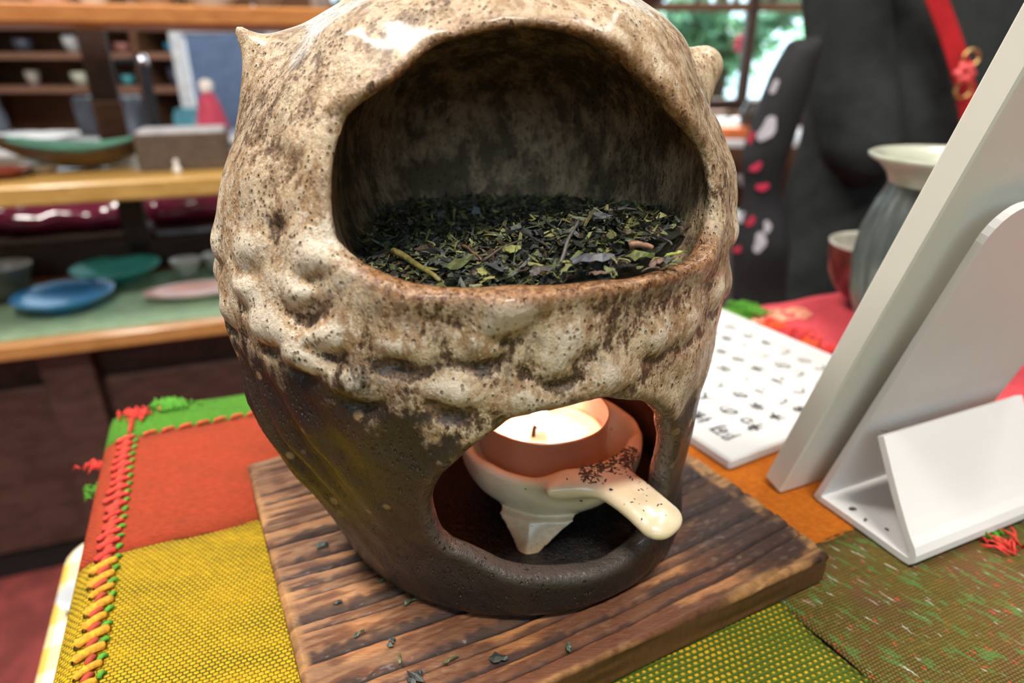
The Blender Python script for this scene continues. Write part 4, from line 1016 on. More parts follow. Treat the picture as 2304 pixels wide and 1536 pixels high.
for i, (px, py, lb) in enumerate([(1918, 1144, 'largest dark crumb on the easel foot'), (1947, 1169, 'small dark crumb in the middle of the easel foot'), (1995, 1190, 'faint crumb near the fold of the easel foot'), (1982, 1018, 'dark crumb caught on the upper edge of the easel flap')]):
    c_ = at(px, py, P0[2] + .0030) if i < 3 else P0 + sw * (LB - .0195) + UP * .0368 + su * .001
    flake('tea_crumb', c_, [.0024, .0015, .0014, .0018][i], [.0018, .0012, .0008, .001][i], i, 0, (.06, .05, .04), lb, 'crumb', seed=30 + i)

# ================================================================= JAR AND BOWL ON THE RUNNER
jc = np.array([.2085, .314, .6996])
jar = empty('fluted_jar', jc, 'grey-green fluted pottery jar with pale flared rim on the red runner', 'jar')
jm = N('grey_green_glaze', .3, .4); nn = jm.noise(60, 5, .6, jm.mapping((1, 1, .2)))
jm.col(jm.ramp(nn, [(.3, (.025, .036, .036)), (.55, (.085, .105, .10)), (.75, (.22, .22, .20))])); jm = jm.m
def flt(r, z, t): return r * (1 - (.045 * abs(math.sin(t * 14)) if .006 < z < .079 else 0))
JS = 1.16
pj = [(0, .0), (.018, 0), (.020, .002), (.024, .010), (.0295, .028), (.0315, .045), (.0305, .060), (.0270, .072), (.0245, .078), (.0238, .0815)]
MB().lathe(jc, [(a * JS, b * 1.065) for a, b in pj], 168, flt).out('body', jm, jar, True)
rimm = plain('celadon_rim', (.37, .39, .31), .3, .4, var=.12, scale=50)
MB().lathe(jc, [(a * JS, b * 1.065) for a, b in [(.0238, .081), (.0252, .085), (.0290, .0895), (.0330, .0920), (.0334, .0935), (.0322, .0942), (.0290, .0925), (.0240, .0870), (.0222, .0800), (.0270, .060), (.0285, .045), (.0250, .02), (.0, .006)]], 96).out('rim', rimm, jar, True)
bc = np.array([.221, .383, .6996])
bw = empty('red_bowl', bc, 'small oxblood red bowl with grey rim behind the fluted jar', 'bowl')
rb = N('oxblood_glaze', .25, .4); nn = rb.noise(70, 4, .6, rb.mapping((1, 1, .4))); rb.col(rb.ramp(nn, [(.35, (.055, .012, .012)), (.6, (.17, .035, .03)), (.75, (.24, .16, .13))])); rb = rb.m
MB().lathe(bc, [(0, .0), (.013, 0), (.0135, .003), (.016, .005), (.0225, .012), (.0270, .022), (.0285, .034), (.0290, .0385)], 64).out('body', rb, bw, True)
MB().lathe(bc, [(.0290, .0385), (.0292, .0398), (.0282, .0402), (.0272, .037), (.0250, .022), (.018, .010), (0, .006)], 64).out('rim', plain('bowl_rim', (.36, .35, .30), .3, .4, var=.15, scale=60), bw, True)

# ================================================================= PERSON IN THE DARK COAT
PC = np.array([.59, .98, 0.])
def coat(x, y, z):
    x = x - PC[0]; y = y - PC[1]
    nf = .010 * np.sin(x * 55 + 3 * np.sin(z * 5)) * np.clip((1.1 - z) / .6, 0, 1) + vnoise(x, y, z, 9) * .018
    w = .150 + .045 * np.clip((.95 - z) / .5, 0, 1.2) + .02 * np.clip((z - 1.05) / .25, 0, 1); d = .115 + .03 * np.clip((.95 - z) / .5, 0, 1)
    t = (np.sqrt((x / w) ** 2 + (y / d) ** 2) - 1) * .12
    t = smax(t, np.maximum(.44 - z, z - 1.36), .05)
    a1 = smin(capsule(x, y, z, (-.175, 0, 1.32), (-.205, -.02, 1.05), .055, .048), capsule(x, y, z, (-.205, -.03, 1.05), (-.150, -.115, .74), .05, .046), .02)
    a2 = smin(capsule(x, y, z, (.175, 0, 1.32), (.225, 0, 1.05), .055, .048), capsule(x, y, z, (.225, 0, 1.05), (.215, -.06, .80), .05, .040), .02)
    c_ = capsule(x, y, z, (-.05, .0, 1.40), (.05, 0, 1.40), .065, .065)
    return smin(smin(smin(t, c_, .05), a1, .008), a2, .01) + nf * .55
def skin(x, y, z):
    x = x - PC[0]; y = y - PC[1]
    h = ellip(x, y, z, (0, -.01, 1.55), (.072, .092, .112)); n_ = capsule(x, y, z, (0, .01, 1.36), (0, 0, 1.48), .05, .048)
    b = smin(h, n_, .03); b = smin(b, ellip(x, y, z, (0, -.102, 1.535), (.012, .018, .022)), .012)
    b = smin(b, ellip(x, y, z, (0, -.085, 1.49), (.022, .012, .008)), .008)
    for s_ in (-1, 1):
        b = smin(b, ellip(x, y, z, (s_ * .072, 0, 1.54), (.010, .02, .03)), .008)
        b = smax(b, -ellip(x, y, z, (s_ * .03, -.105, 1.56), (.014, .014, .009)), .008)
    b = smin(b, ellip(x, y, z, (0, 0, 1.15), (.14, .09, .25)), .04); b = smin(b, ellip(x, y, z, (0, 0, .92), (.13, .09, .14)), .05)
    for s_ in (-1, 1):
        b = smin(b, capsule(x, y, z, (s_ * .08, 0, .88), (s_ * .085, 0, .47), .08, .055), .02)
        b = smin(b, capsule(x, y, z, (s_ * .085, 0, .47), (s_ * .09, .01, .08), .052, .034), .01)
        b = smin(b, capsule(x, y, z, (s_ * .09, .02, .045), (s_ * .10, -.13, .035), .036, .028), .02)
    b = smin(b, smin(capsule(x, y, z, (-.17, 0, 1.31), (-.205, -.02, 1.05), .04, .034), capsule(x, y, z, (-.205, -.02, 1.05), (-.145, -.080, .82), .034, .024), .02), .03)
    b = smin(b, smin(capsule(x, y, z, (.17, 0, 1.31), (.225, 0, 1.05), .04, .034), capsule(x, y, z, (.225, 0, 1.05), (.215, -.07, .76), .034, .024), .02), .03)
    for (hx_, hy_, hz_, dx_, dy_, dz_) in ((-.135, -.070, .80, .035, .012, -.05), (.214, -.074, .745, .0, -.02, -.06)):
        b = smin(b, capsule(x, y, z, (hx_, hy_, hz_), (hx_ + dx_, hy_ + dy_, hz_ + dz_), .026, .028), .01)
        for k_ in range(4):
            o_ = (k_ - 1.5) * .014
            b = smin(b, capsule(x, y, z, (hx_ + dx_ + o_, hy_ + dy_, hz_ + dz_), (hx_ + dx_ * 1.6 + o_ * 1.1, hy_ + dy_ * 2.2, hz_ + dz_ * (2.2 - abs(k_ - 1.3) * .12)), .0095, .0075), .004)
        b = smin(b, capsule(x, y, z, (hx_ + .02, hy_ - .005, hz_ - .01), (hx_ + .045, hy_ - .03, hz_ - .05), .011, .008), .006)
    return b
pn = empty('person', PC, 'person in a loose charcoal coat standing beyond the table', 'person')
V_, Q_ = surfnet(skin, (.28, .72, 0), (.90, 1.22, 1.70), .011); mobj('body', V_, Q_, plain('skin', (.55, .33, .24), .55, var=.05), pn, True)
ctm = N('charcoal_cloth', .9, 0, 0, .15); ctm.col(ctm.mix(ctm.step(ctm.noise(12, 5), .35, .65), (.018, .021, .021), (.034, .038, .037))); ctm.bump(ctm.noise(9, 3), .02, .5); ctm = ctm.m
V_, Q_ = surfnet(coat, (.26, .72, .40), (.92, 1.22, 1.50), .011); setp(mobj('coat', V_, Q_, ctm, pn, True), 'loose charcoal coat')
def trou(x, y, z):
    x = x - PC[0]; y = y - PC[1]; b = 9
    for s_ in (-1, 1):
        b = np.minimum(b, smin(capsule(x, y, z, (s_ * .08, 0, .85), (s_ * .085, 0, .47), .095, .075), capsule(x, y, z, (s_ * .085, 0, .47), (s_ * .09, .01, .10), .075, .062), .02))
    return smax(b, .09 - z, .01)
V_, Q_ = surfnet(trou, (.34, .80, .05), (.86, 1.18, .98), .011); mobj('trousers', V_, Q_, plain('black_cloth', (.012, .012, .014), .9), pn, True)
def hair(x, y, z):
    x = x - PC[0]; y = y - PC[1]
    h = ellip(x, y, z, (0, .012, 1.575), (.088, .100, .112)); h = smax(h, -(ellip(x, y, z, (0, -.10, 1.52), (.062, .085, .085))), .01)
    return smax(h, 1.45 - z, .02)
V_, Q_ = surfnet(hair, (.46, .82, 1.42), (.72, 1.14, 1.72), .009); mobj('hair', V_, Q_, plain('dark_hair', (.02, .014, .01), .5), pn, True)
# shoulder bag with red strap
bgx = empty('shoulder_bag', (.70, .80, .62), 'dark grey shoulder bag on a red strap with a pink charm', 'bag')
sp = [aty(x_, y_, d_) for x_, y_, d_ in ((1990, -400, .86), (2085, -60, .845), (2110, 0, .84), (2140, 80, .835), (2165, 160, .83), (2180, 230, .825), (2190, 300, .82), (2196, 360, .82))]
sp = chaikin(sp, 2)
mb = MB()
for i in range(len(sp) - 1): pass
sx_ = np.array([1, .25, .25]); sx_ /= np.linalg.norm(sx_)
wv_ = .0135; A_ = sp - sx_ * wv_; Bb = sp + sx_ * wv_; dp_ = np.array([0, .003, 0])
mb.strip(A_, Bb); mb.strip(Bb + dp_, A_ + dp_); mb.strip(Bb, Bb + dp_); mb.strip(A_ + dp_, A_)
strap_ = setp(mb.out('strap', plain('red_leather', (.42, .015, .02), .4, .2), bgx, True), 'red strap')
c_ = aty(2168, 165, .815)
mb = MB()
for k_ in range(6):
    a = k_ * math.pi / 3; mb.tube([c_, c_ + .008 * np.array([math.cos(a), -.3, math.sin(a)]), c_ + .013 * np.array([math.cos(a), -.1, math.sin(a)])], [.003, .006, .002], 6)
setp(mb.out('charm', plain('coral_charm', (.85, .10, .10), .3, .3), strap_, True), 'coral pink flower charm')
mb = MB()
for dz in (.016, -.018):
    cc2 = c_ + np.array([.004, 0, dz]); mb.tube([cc2 + .009 * np.array([math.cos(t), 0, math.sin(t)]) for t in np.linspace(0, 2 * math.pi, 17)], .0018, 6)
setp(mb.out('ring', plain('gold_metal', (.75, .48, .18), .3, metal=.8), strap_, True), 'gold rings')
def bagf(x, y, z):
    q = np.maximum.reduce([np.abs(x - .70) - .075 - .03 * (.84 - z), np.abs(y - .80) - .028, np.abs(z - .73) - .115])
    return smax(q, -.004 + 0 * q, .03) + vnoise(x, y, z, 14) * .012
V_, Q_ = surfnet(bagf, (.56, .72, .58), (.84, .90, .88), .007); mobj('pouch', V_, Q_, plain('grey_canvas', (.035, .038, .045), .85, var=.2, scale=20), bgx, True)

# floral tote hanging in front of the person, left
tt0 = empty('floral_tote', (.32, .80, .55), 'black bag printed with white and pink blossoms beside the coat', 'bag')
def tote(x, y, z):
    cx_ = .325 - .22 * np.minimum(.86 - z, .13) + .12 * np.clip(.73 - z, 0, 1); w = .016 + .020 * np.clip((.86 - z) / .3, 0, 1)
    q = np.maximum(np.abs(x - cx_) - w, np.abs(z - .66) - .20); q = smax(q, np.abs(y - .80) - .022, .02)
    return q + vnoise(x, y, z, 16) * .014
V_, Q_ = surfnet(tote, (.20, .75, .44), (.46, .85, .88), .006); mobj('sack', V_, Q_, plain('black_cotton', (.010, .010, .012), .8), tt0, True)
pw_ = plain('white_print', (.62, .60, .66), .7); pk_ = plain('pink_print', (.62, .03, .08), .7)
for i, (px, py, c2, L_, an_) in enumerate([(1725, 290, 0, .030, 1.1), (1690, 310, 1, .014, 1.3), (1700, 375, 1, .015, .6), (1668, 405, 0, .018, 2.2), (1715, 420, 1, .016, .2), (1645, 452, 1, .014, .3), (1668, 487, 0, .022, .4), (1688, 497, 1, .014, 1.), (1708, 545, 0, .026, 1.5), (1742, 195, 0, .016, 1.2), (1725, 510, 0, .016, 1.7), (1660, 560, 1, .012, .5)]):
    c_ = aty(px, py, .772); k_ = 0
    while tote(c_[0:1], c_[1:2], c_[2:3])[0] > .001 and k_ < 80: c_ = aty(px, py, .772 + .001 * k_); k_ += 1
    c_ = c_ - np.array([0, .002, 0])
    u_ = np.array([math.cos(an_), 0, math.sin(an_)]); s2 = np.array([-math.sin(an_), 0, math.cos(an_)])
    v_ = [c_ + u_ * L_ * .5 * math.cos(t) + s2 * L_ * .26 * math.sin(t) * (1 + .3 * math.sin(3 * t)) for t in np.linspace(0, 2 * math.pi, 14, endpoint=False)]
    v_ += [q + np.array([0, .0015, 0]) for q in v_]
    mobj('blossom', v_, [tuple(range(14)), tuple(range(27, 13, -1))] + [(k, k + 14, (k + 1) % 14 + 14, (k + 1) % 14) for k in range(14)], pk_ if c2 else pw_, tt0)

# ================================================================= POTTERY SHELVES, LEFT
HA = math.radians(20.3); hs = np.array([math.cos(HA), math.sin(HA), 0]); hn = np.array([-math.sin(HA), math.cos(HA), 0]); HX = [hs, hn, UP]
O0 = at(0, 775, .45); O0[2] = 0
def sh(a, b, z): return O0 + hs * a + hn * b + UP * z
ow2 = woodmat('orange_wood', (.38, .13, .03), (.55, .23, .06), .5, (3, 40, 40))
ow = woodmat('honey_wood', (.42, .19, .055), (.60, .30, .10), .35, (3, 40, 40), coat=.2)
yw_ = woodmat('yellow_wood', (.42, .24, .06), (.58, .36, .11), .35, (3, 40, 40), coat=.2)
rack = empty('display_rack', sh(.5, .15, 0), 'wooden display rack with three open shelves of pottery', 'shelf')
MB().box(sh(-.09, .165, .4375), (.71, .175, .0125), HX, .003).out('shelf_board', ow, rack)
MB().box(sh(-.09, .165, .663), (.71, .175, .014), HX, .003).out('shelf_board', yw_, rack)
MB().box(sh(-.09, .160, .893), (.71, .15, .0125), HX, .003).out('shelf_board', ow2, rack)
MB().box(sh(-.09, .352, .478), (.71, .008, .028), HX, .001).out('back_board', woodD, rack)
for a in (-.62, .150): MB().box(sh(a, .356, .72), (.022, .012, .72), HX, .003).out('post', woodD, rack)
setp(MB().box(sh(.152, .341, .722), (.024, .004, .044), HX, .002).out('post_cladding', woodM, rack), 'lighter brown cladding')
cab = empty('low_cabinet', sh(.5, .15, 0), 'dark brown wooden cabinet beneath the green-covered shelf', 'cabinet')
cw = woodmat('cabinet_wood', (.055, .028, .022), (.12, .065, .05), .55, (3, 30, 30))
MB().box(sh(-.09, .17, .235), (.70, .11, .188), HX, .002).out('carcass', woodD, cab)
MB().box(sh(-.09, .15, .022), (.68, .10, .022), HX, .002).out('plinth', plain('black_plinth', (.01, .008, .008), .8), cab)
for a, w in ((-.52, .18), (-.135, .165), (.345, .235)):
    MB().box(sh(a, .052, .205), (w, .010, .150), HX, .002).out('door_panel', cw, cab)
for a in (-.32, .066, .60): MB().box(sh(a, .036, .225), (.036, .014, .192), HX, .002).out('stile', cw, cab)
mat_g = plain('sage_cloth', (.27, .40, .25), .85, var=.12, scale=40)
gmt = MB().box(sh(-.09, .160, .4513), (.705, .150, .0011), HX, .0005).out('green_mat', mat_g); setp(gmt, 'sage green cloth lying along the lowest pottery shelf', 'mat')
def plate(px, py, z, wpx, label, c, h=.022, foot=.5, c_in=None, name='plate', rough=.35, oval=None):
    md = None if oval is None else (lambda r_, z_, t_: r_ * oval / math.sqrt((oval * math.cos(t_ - HA)) ** 2 + math.sin(t_ - HA) ** 2))
    b = at(px, py, z); t = np.linalg.norm(b - [0, 0, ZC]); r = wpx / 2 / F * (b[1] * cP + (ZC - z) * sP)
    e = empty(name, b, label, name)
    MB().lathe(b, [(0, .001), (r * foot, 0), (r * foot, .003), (r * .8, h * .55), (r, h * .92), (r * 1.0, h)], 48, md).out('underside', plain(name + '_glaze', c, rough, .1, var=.15, scale=20), e, True)
    MB().lathe(b, [(r, h), (r * .985, h * 1.02), (r * .78, h * .68), (r * foot, h * .28), (0, h * .22)], 48, md).out('inside', plain(name + '_inner', c_in or c, rough, .1, var=.12, scale=20), e, True)
    return e
zs = .4532
plate(152, 690, zs, 200, 'bright blue shallow dish on the green cloth', (.03, .22, .48), .026, .45, (.03, .26, .58), 'dish')
plate(268, 628, zs, 178, 'turquoise dish behind the blue one', (.05, .40, .36), .028, .45, (.10, .64, .55), 'dish')
plate(450, 662, zs, 225, 'flat pale pink oval plate beside the owl burner', (.62, .55, .42), .012, .5, (.80, .42, .33), 'plate', oval=.5)
def cup_(px, py, z, wpx, hpx, label, c, ci, foot=.6):
    b = at(px, py, z); k_ = (b[1] * cP + (ZC - z) * sP) / F; r = wpx / 2 * k_; h = hpx * k_
    e = empty('cup', b, label, 'cup')
    MB().lathe(b, [(0, .0005), (r * foot, 0), (r * (foot + .1), h * .3), (r * .95, h * .85), (r, h)], 36).out('body', plain('cup_glaze', c, .3, .3, var=.15, scale=40), e, True)
    MB().lathe(b, [(r, h), (r * .93, h * 1.01), (r * .85, h * .8), (r * .6, h * .2), (0, h * .15)], 36).out('inside', plain('cup_inner', ci, .3, .3, var=.05), e, True)
cup_(28, 672, zs, 108, 78, 'grey-green beaker with cream rim, left end of green cloth', (.11, .11, .085), (.55, .50, .42))
cup_(425, 618, zs, 66, 36, 'small white cup left of its twin on the green cloth', (.62, .64, .56), (.85, .80, .74))
cup_(496, 606, zs, 66, 36, 'small white cup half hidden by the owl burner', (.62, .64, .56), (.85, .80, .74))
# middle shelf
zm = .6775
b = at(205, 378, zm)
e = empty('leaf_dish', b, 'long boat-shaped dish with celadon inside on the middle shelf', 'dish')
def boat(inner):
    v_ = []; f_ = []; n_ = 24; m_ = 8
    for i in range(n_ + 1):
        t = i / n_ * 2 - 1
        for j in range(m_ + 1):
            s_ = j / m_ * 2 - 1; w = .055 * (1 - t * t) ** .6; y_ = s_ * w
            zb = .006 + .030 * (abs(t) ** 2) + .030 * s_ * s_ * (1 - .4 * t * t) - (0 if inner else .006 * (1 - t * t))
            v_.append(b + hs * t * .105 * (1.1 if t < 0 else .92) + hn * y_ + UP * zb)
    a = lambda i, j: i * (m_ + 1) + j
    f_ = [(a(i, j), a(i + 1, j), a(i + 1, j + 1), a(i, j + 1)) for i in range(n_) for j in range(m_)]
    return v_, f_
v_, f_ = boat(True); mobj('inside', v_, f_, plain('celadon', (.20, .48, .36), .25, .4, var=.2, scale=12), e, True)
v_, f_ = boat(False); mobj('underside', v_, [q[::-1] for q in f_], plain('brown_glaze', (.11, .07, .035), .4, .2, var=.3), e, True)
bk_ = at(425, 372, zm)
e = empty('woven_basket', bk_, 'brown rectangular woven basket on the middle shelf', 'basket')
bmm = N('wicker', .8); bx_ = bmm.n('TexBrick'); bmm.link(bmm.mapping((1, 1, 1), (math.pi / 2, 0, 0)), bx_.inputs[0]); bx_.inputs['Scale'].default_value = 60
bmm.link((.16, .11, .075), bx_.inputs[1]); bmm.link((.10, .07, .05), bx_.inputs[2]); bmm.link((.03, .02, .015), bx_.inputs[3]); bmm.col(bx_.outputs[0]); bmm = bmm.m
hw_, hd_2, hh_ = .062, .045, .027
for nm, c_, hf in (('side', bk_ + hn * -hd_2, (hw_, .004, hh_)), ('side', bk_ + hn * hd_2, (hw_, .004, hh_)), ('end', bk_ + hs * hw_, (.004, hd_2, hh_)), ('end', bk_ - hs * hw_, (.004, hd_2, hh_))):
    MB().box(c_ + UP * hh_, hf, HX, .002).out(nm, bmm, e)
MB().box(bk_ + UP * .003, (hw_, hd_2, .003), HX).out('bottom', bmm, e)
paper = plain('paper', (.75, .70, .68), .7)
bp = empty('paper_stack', bk_ + UP * .006, 'stack of pale papers filling the woven basket', 'paper')
for k_ in range(7): MB().box(bk_ + UP * (.010 + k_ * .0075), (.062, .038, .0033), HX, .0008).out('sheet_bundle', paper, bp)
plate(12, 398, zm, 110, 'shallow brick red dish at the left end of the middle shelf', (.22, .05, .03), .012, .6, (.30, .06, .04), 'dish')
plate(95, 385, zm, 95, 'small cream dish beside the boat-shaped dish', (.55, .50, .38), .010, .6, (.66, .60, .46), 'dish')
def tag_(px, py, zz0, w, h, lb, off=0):
    a0 = at(px, py, zz0); s_ = float(np.dot(a0 - O0, hs)); c_ = sh(s_, off - .0015, zz0 - .004)
    setp(MB().box(c_, (w, .0008, h), HX, .0003).out('price_tag', paper), lb, 'tag', 'paper tags on the middle shelf edge')
tag_(205, 412, .672, .026, .006, 'blank pale tag on the middle shelf edge under the boat dish', .02)
tag_(375, 400, .672, .024, .006, 'blank pale tag on the middle shelf edge under the basket', .02)
# white figurine by the basket
b = at(400, 388, zm); e = empty('figurine', b, 'tiny white ceramic figurine in front of the basket', 'figurine')
MB().lathe(b, [(0, 0), (.006, 0), (.007, .004), (.004, .010), (.0025, .012), (.0042, .015), (.0035, .019), (0, .0205)], 20).out('body', plain('white_ceramic', (.8, .78, .72), .3), e, True)
# magenta vinyl bundles behind the lowest shelf
mg = plain('magenta_vinyl', (.22, .012, .06), .16, .9, var=.3, scale=9)
for i, (a, w) in enumerate(((-.30, .15), (.0, .13), (.30, .14), (.60, .13))):
    c_ = sh(a, .49, 0)
    def roll(x, y, z, c_=c_, w=w):
        dx = (x - c_[0]) * hs[0] + (y - c_[1]) * hs[1]; dy = (x - c_[0]) * hn[0] + (y - c_[1]) * hn[1]
        q = smax(np.sqrt((dy / .08) ** 2 + ((z - .545) / .034) ** 2) * .045 - .045, np.abs(dx) - w, .03)
        return q + vnoise(x, y, z, 26) * .018
    V_, Q_ = surfnet(roll, (c_[0] - .22, c_[1] - .17, .49), (c_[0] + .22, c_[1] + .17, .62), .006)
    V_[:, 2] = np.maximum(V_[:, 2], .5165)
    o = mobj('vinyl_bundle', V_, Q_, mg, None, True); setp(o, ['dark magenta vinyl bundle at the far left under the middle shelf', 'dark magenta vinyl bundle under the boat-shaped dish', 'dark magenta vinyl bundle under the woven basket', 'dark magenta vinyl bundle hidden beside the owl burner'][i], 'bundle', 'vinyl bundles under the middle shelf')
bench = empty('vinyl_bench', sh(.15, .50, 0), 'dark bench carrying the magenta bundles', 'bench')
MB().box(sh(.15, .50, .508), (.70, .12, .008), HX, .003).out('top', woodD, bench)
for a in (-.45, .75):
    MB().box(sh(a, .50, .25), (.02, .10, .25), HX, .003).out('leg', woodD, bench)
setp(MB().box(sh(.42, .377, .512), (.24, .003, .004), HX, .001).out('metal_trim', plain('steel_trim', (.34, .38, .45), .4, metal=.6), bench), 'pale metal trim')

# top shelf crockery
for i, (px, w, c_, lb) in enumerate(((110, 90, (.7, .5, .45), 'pink-cream dish on the top shelf, far left'), (205, 70, (.62, .64, .60), 'pale grey bowl on the top shelf above the dark post'), (350, 95, (.45, .33, .22), 'tan dish in the middle of the top shelf'), (480, 110, (.60, .62, .60), 'pale bowl on the top shelf above the owl ear'), (620, 70, (.16, .14, .12), 'dark bowl on the top shelf above the owl head'))):
    s_ = float(np.dot(aty(px, 10, 1.0) - O0, hs)); b = sh(s_ * .98, .09, .9057); r = .035 * w / 80
    e = empty('bowl', b, lb, 'bowl')
    MB().lathe(b, [(0, 0), (r * .5, 0), (r * .5, .004), (r * .85, .018), (r, .035), (r * .95, .036), (r * .8, .02), (0, .008)], 32).out('body', plain('shelf_bowl', c_, .35, .3), e, True)

# ---- things further back, left
bench2 = empty('white_table', (-1.35, 2.1, 0), 'long glossy white table catching daylight behind the shelves', 'table')
gw = plain('gloss_white', (.85, .87, .90), .12, .6, var=.02)
p1 = at(-120, 318, .60); p2 = at(238, 312, .60)
MB().box((-1.55, 2.12, .59), (.62, .27, .012), None, .003).out('tabletop', gw, bench2)
for a, b_ in ((-2.12, 1.9), (-.98, 1.9), (-2.12, 2.34), (-.98, 2.34)): MB().box((a, b_, .289), (.02, .02, .289)).out('leg', woodD, bench2)
bench3 = empty('glass_counter', (-.55, 2.3, 0), 'pale display counter behind the basket', 'counter')
MB().box((-.52, 2.25, .30), (.38, .20, .30), None, .004).out('base', woodM, bench3)
MB().box((-.52, 2.25, .61), (.40, .22, .009), None, .003).out('top', gw, bench3)
# rear shelving with brown planks
rs2 = empty('rear_shelving', (-1.5, 2.82, 0), 'brown plank shelving far behind the dark post', 'shelf')
MB().box((-1.45, 2.99, .55), (.72, .012, .55), None, .002).out('back_board', woodM, rs2)
pk = woodmat('pinkish_plank', (.20, .10, .065), (.34, .18, .12), .6)
for z_ in (.30, .72, .84, .955): MB().box((-1.45, 2.84, z_), (.72, .13, .012), None, .003).out('plank', pk, rs2)
for x_ in (-2.15, -1.42, -.75): MB().box((x_, 2.84, .55), (.012, .13, .55), None, .002).out('upright', woodM, rs2)
rj = np.random.RandomState(31)
cols = [(.05, .35, .55), (.62, .65, .66), (.08, .40, .48), (.5, .45, .40), (.45, .20, .18), (.07, .08, .12), (.60, .62, .50)]
nm_ = ['blue', 'white', 'teal', 'beige', 'brick', 'navy', 'cream']
for zi, z_ in enumerate((.732, .852, .967)):
    for k_ in range(7):
        x_ = -2.08 + k_ * .19 + rj.randn() * .01
        if abs(x_ + 1.42) < .05: x_ += .055
        ci_ = (k_ * 3 + zi * 2) % 7; r = rj.uniform(.025, .042); h_ = rj.uniform(.03, .075)
        b = np.array([x_, 2.80, z_]); o = MB().lathe(b, [(0, .001), (r * .6, 0), (r * .9, h_ * .5), (r, h_), (r * .9, h_ * 1.01), (r * .7, h_ * .3), (0, h_ * .2)], 20).out('pottery_cup', plain('rear_cup', cols[ci_], .35, .3), None, True)
        setp(o, '%s cup, %s from the left on the %s plank of the rear shelving' % (nm_[ci_], ['first', 'second', 'third', 'fourth', 'fifth', 'sixth', 'seventh'][k_], ['lowest visible', 'middle', 'top'][zi]), 'cup', 'pottery on the rear planks')
# dark cloth-covered crates, left back
for i, (x_, y_, z_, s_, c_, lb) in enumerate(((-1.85, 2.26, .602, .09, (.03, .035, .05), 'navy draped crate at the left end of the white table'), (-1.32, 2.29, .602, .06, (.035, .04, .055), 'dark slate crate on the white table near the post'), (-1.05, 2.31, .602, .04, (.05, .20, .26), 'small teal crate on the white table'))):
    def cr(x, y, z, x_=x_, y_=y_, z_=z_, s_=s_):
        q = np.maximum.reduce([np.abs(x - x_) - s_ * 1.5, np.abs(y - y_) - s_, np.abs(z - z_ - s_) - s_]); return smax(q, q - .01, .02) + vnoise(x, y, z, 14) * .015
    V_, Q_ = surfnet(cr, (x_ - s_ * 2, y_ - s_ * 1.4, z_ - .03), (x_ + s_ * 2, y_ + s_ * 1.4, z_ + s_ * 2.4), .009)
    V_[:, 2] = np.maximum(V_[:, 2], z_ + .0005)
    setp(mobj('crate', V_, Q_, plain('crate_cloth', c_, .7, var=.3, scale=14), None, True), lb, 'crate')
# black metal stand
st0 = aty(345, 300, 1.6); tp0 = aty(320, 138, 1.6)
e = empty('metal_stand', (tp0[0], 1.6, .0), 'thin black metal stand with a side arm behind the shelves', 'stand')
bkm = plain('black_metal', (.010, .010, .013), .8, spec=.15)
MB().tube([(tp0[0], 1.6, .01), (tp0[0], 1.6, tp0[2])], .012, 12).out('pole', bkm, e, True)
MB().tube([(tp0[0], 1.6, tp0[2]), (tp0[0] - .10, 1.6, tp0[2] - .004)], .009, 10).out('arm', bkm, e, True)
MB().lathe((tp0[0], 1.6, 0), [(0, .012), (.10, .010), (.11, .004), (.11, 0)], 32).out('base', bkm, e, True)
setp(MB().lathe((tp0[0], 1.6, tp0[2]), [(0, -.012), (.012, -.008), (.014, .002), (.008, .012), (0, .014)], 16).out('knob', plain('chrome', (.8, .85, .95), .15, metal=1), e, True), 'chrome knob')
# blue-grey door panel with white frame
a0 = aty(450, 300, 2.5); a1 = aty(600, 62, 2.5)
e = empty('blue_board', ((a0[0] + a1[0]) / 2, 2.5, 0), 'blue-grey standing board in a white frame behind the owl ear', 'board')
zb0, zb1 = .45, a1[2]; cx_ = (a0[0] + a1[0]) / 2; hw_ = (a1[0] - a0[0]) / 2 + .02
MB().box((cx_, 2.5, (zb0 + zb1) / 2), (hw_ - .03, .008, (zb1 - zb0) / 2 - .02), None, .002).out('panel', plain('blue_grey', (.11, .17, .30), .5), e)
wf = plain('white_paint', (.62, .66, .70), .4)
for x_ in (cx_ - hw_, cx_ + hw_): MB().box((x_, 2.5, (zb1) / 2), (.022, .016, (zb1) / 2), None, .003).out('frame_post', wf, e)
for z_ in (zb0, zb1): MB().box((cx_, 2.5, z_), (hw_, .015, .018), None, .003).out('frame_rail', wf, e)
# cloth doll on the counter
b = aty(480, 290, 2.2); b[2] = .6195
e = empty('cloth_doll', b, 'small doll in a red cloth on the pale counter', 'doll')
MB().lathe(b, [(0, 0), (.045, 0), (.048, .02), (.035, .07), (.022, .11), (0, .12)], 24).out('robe', plain('red_cloth', (.45, .04, .08), .7), e, True)
MB().lathe(b + UP * .112, [(0, 0), (.016, .006), (.022, .022), (.017, .038), (0, .044)], 20).out('head', plain('doll_face', (.75, .66, .60), .5), e, True)
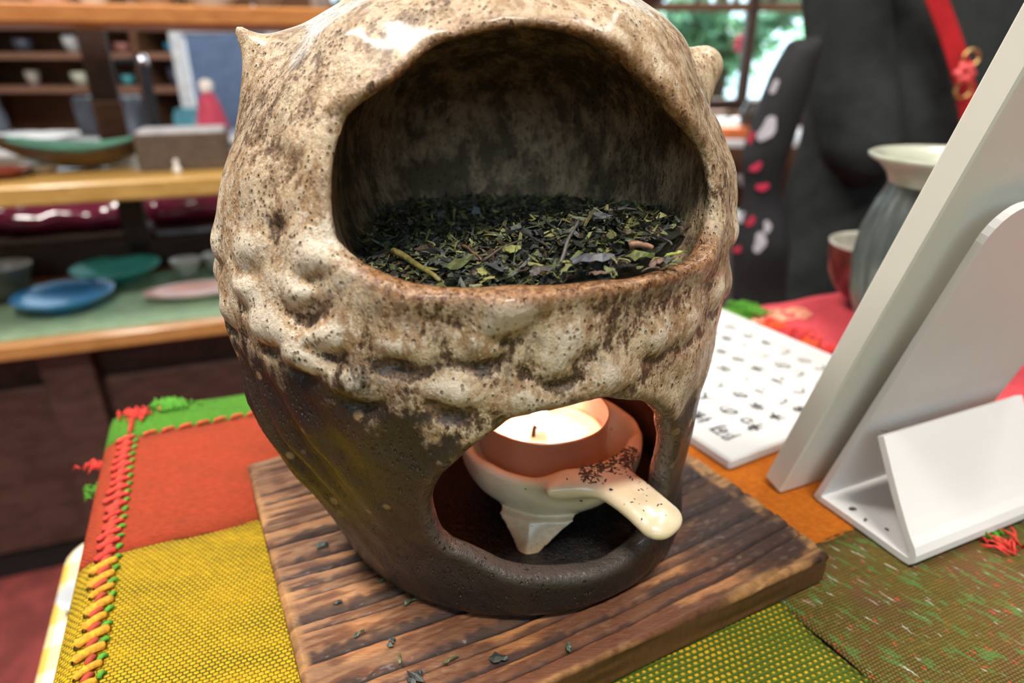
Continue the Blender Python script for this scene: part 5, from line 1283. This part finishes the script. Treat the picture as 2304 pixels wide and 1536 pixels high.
# items at the right window
sb = empty('window_table', (1.2, 2.75, 0), 'pale narrow table below the window, seen past the owl', 'table')
MB().box((1.35, 2.62, .560), (.80, .25, .012), None, .003).out('tabletop', gw, sb)
for a, b_ in ((.6, 2.42), (2.1, 2.42), (.6, 2.82), (2.1, 2.82)): MB().box((a, b_, .274), (.02, .02, .274)).out('leg', woodM, sb)
b = aty(1712, 238, 2.5); b[2] = .5725
e = empty('dark_pot', b, 'round dark brown pot on the window table', 'pot')
MB().lathe(b, [(0, 0), (.045, 0), (.062, .02), (.070, .06), (.060, .10), (.052, .112), (.056, .120), (.050, .121), (.046, .11), (.055, .06), (0, .02)], 40).out('body', plain('pot_glaze', (.05, .045, .04), .35, .3), e, True)
b = aty(1655, 240, 2.45)
e = MB().box((b[0], 2.45, .592), (.055, .04, .019), None, .004).out('orange_box', plain('orange_card', (.65, .16, .04), .6)); setp(e, 'orange box on the window table beside the dark pot', 'box')
b = aty(1655, 215, 2.65)
e = MB().box((b[0], 2.66, .597), (.07, .04, .024), None, .004).out('white_box', plain('white_card', (.8, .83, .86), .5)); setp(e, 'white box behind the orange one at the window', 'box')
# lower glass case between owl and coat
e = empty('glass_case', (.95, 1.9, 0), 'low grey-green glass-topped case beyond the table', 'case')
MB().box((.92, 1.80, .19), (.24, .22, .19), None, .004).out('base', plain('grey_green_paint', (.16, .20, .19), .5), e)
MB().box((.92, 1.80, .392), (.25, .23, .010), None, .003).out('top', plain('glass_top', (.40, .50, .50), .1, .5), e)
# wooden stool base behind the green corner
e = empty('wooden_box', (.36, .62, 0), 'brown wooden box behind the corner of the red runner', 'box')
MB().box((.33, .70, .235), (.09, .07, .235), None, .004).out('box_body', plain('dull_brown', (.13, .065, .05), .7), e)
MB().box((.33, .70, .476), (.095, .075, .006), None, .002).out('box_lid', plain('dull_brown_lid', (.17, .085, .065), .6), e)
# brown hanging lamp bottom at the top edge
b = aty(1445, 12, 1.3)
e = empty('hanging_gourd', (b[0], 1.3, b[2]), 'brown gourd hanging on a cord above the owl head', 'ornament')
MB().lathe((b[0], 1.3, b[2] - .005), [(0, 0), (.03, .004), (.05, .025), (.055, .05), (.045, .08), (.02, .10), (.015, .12), (.022, .14), (.015, .16), (0, .165)], 32).out('body', plain('gourd_brown', (.20, .12, .075), .5, .2), e, True)
MB().tube([(b[0], 1.3, b[2] + .158), (b[0], 1.3, 2.4)], .002, 6).out('cord', woodD, e)
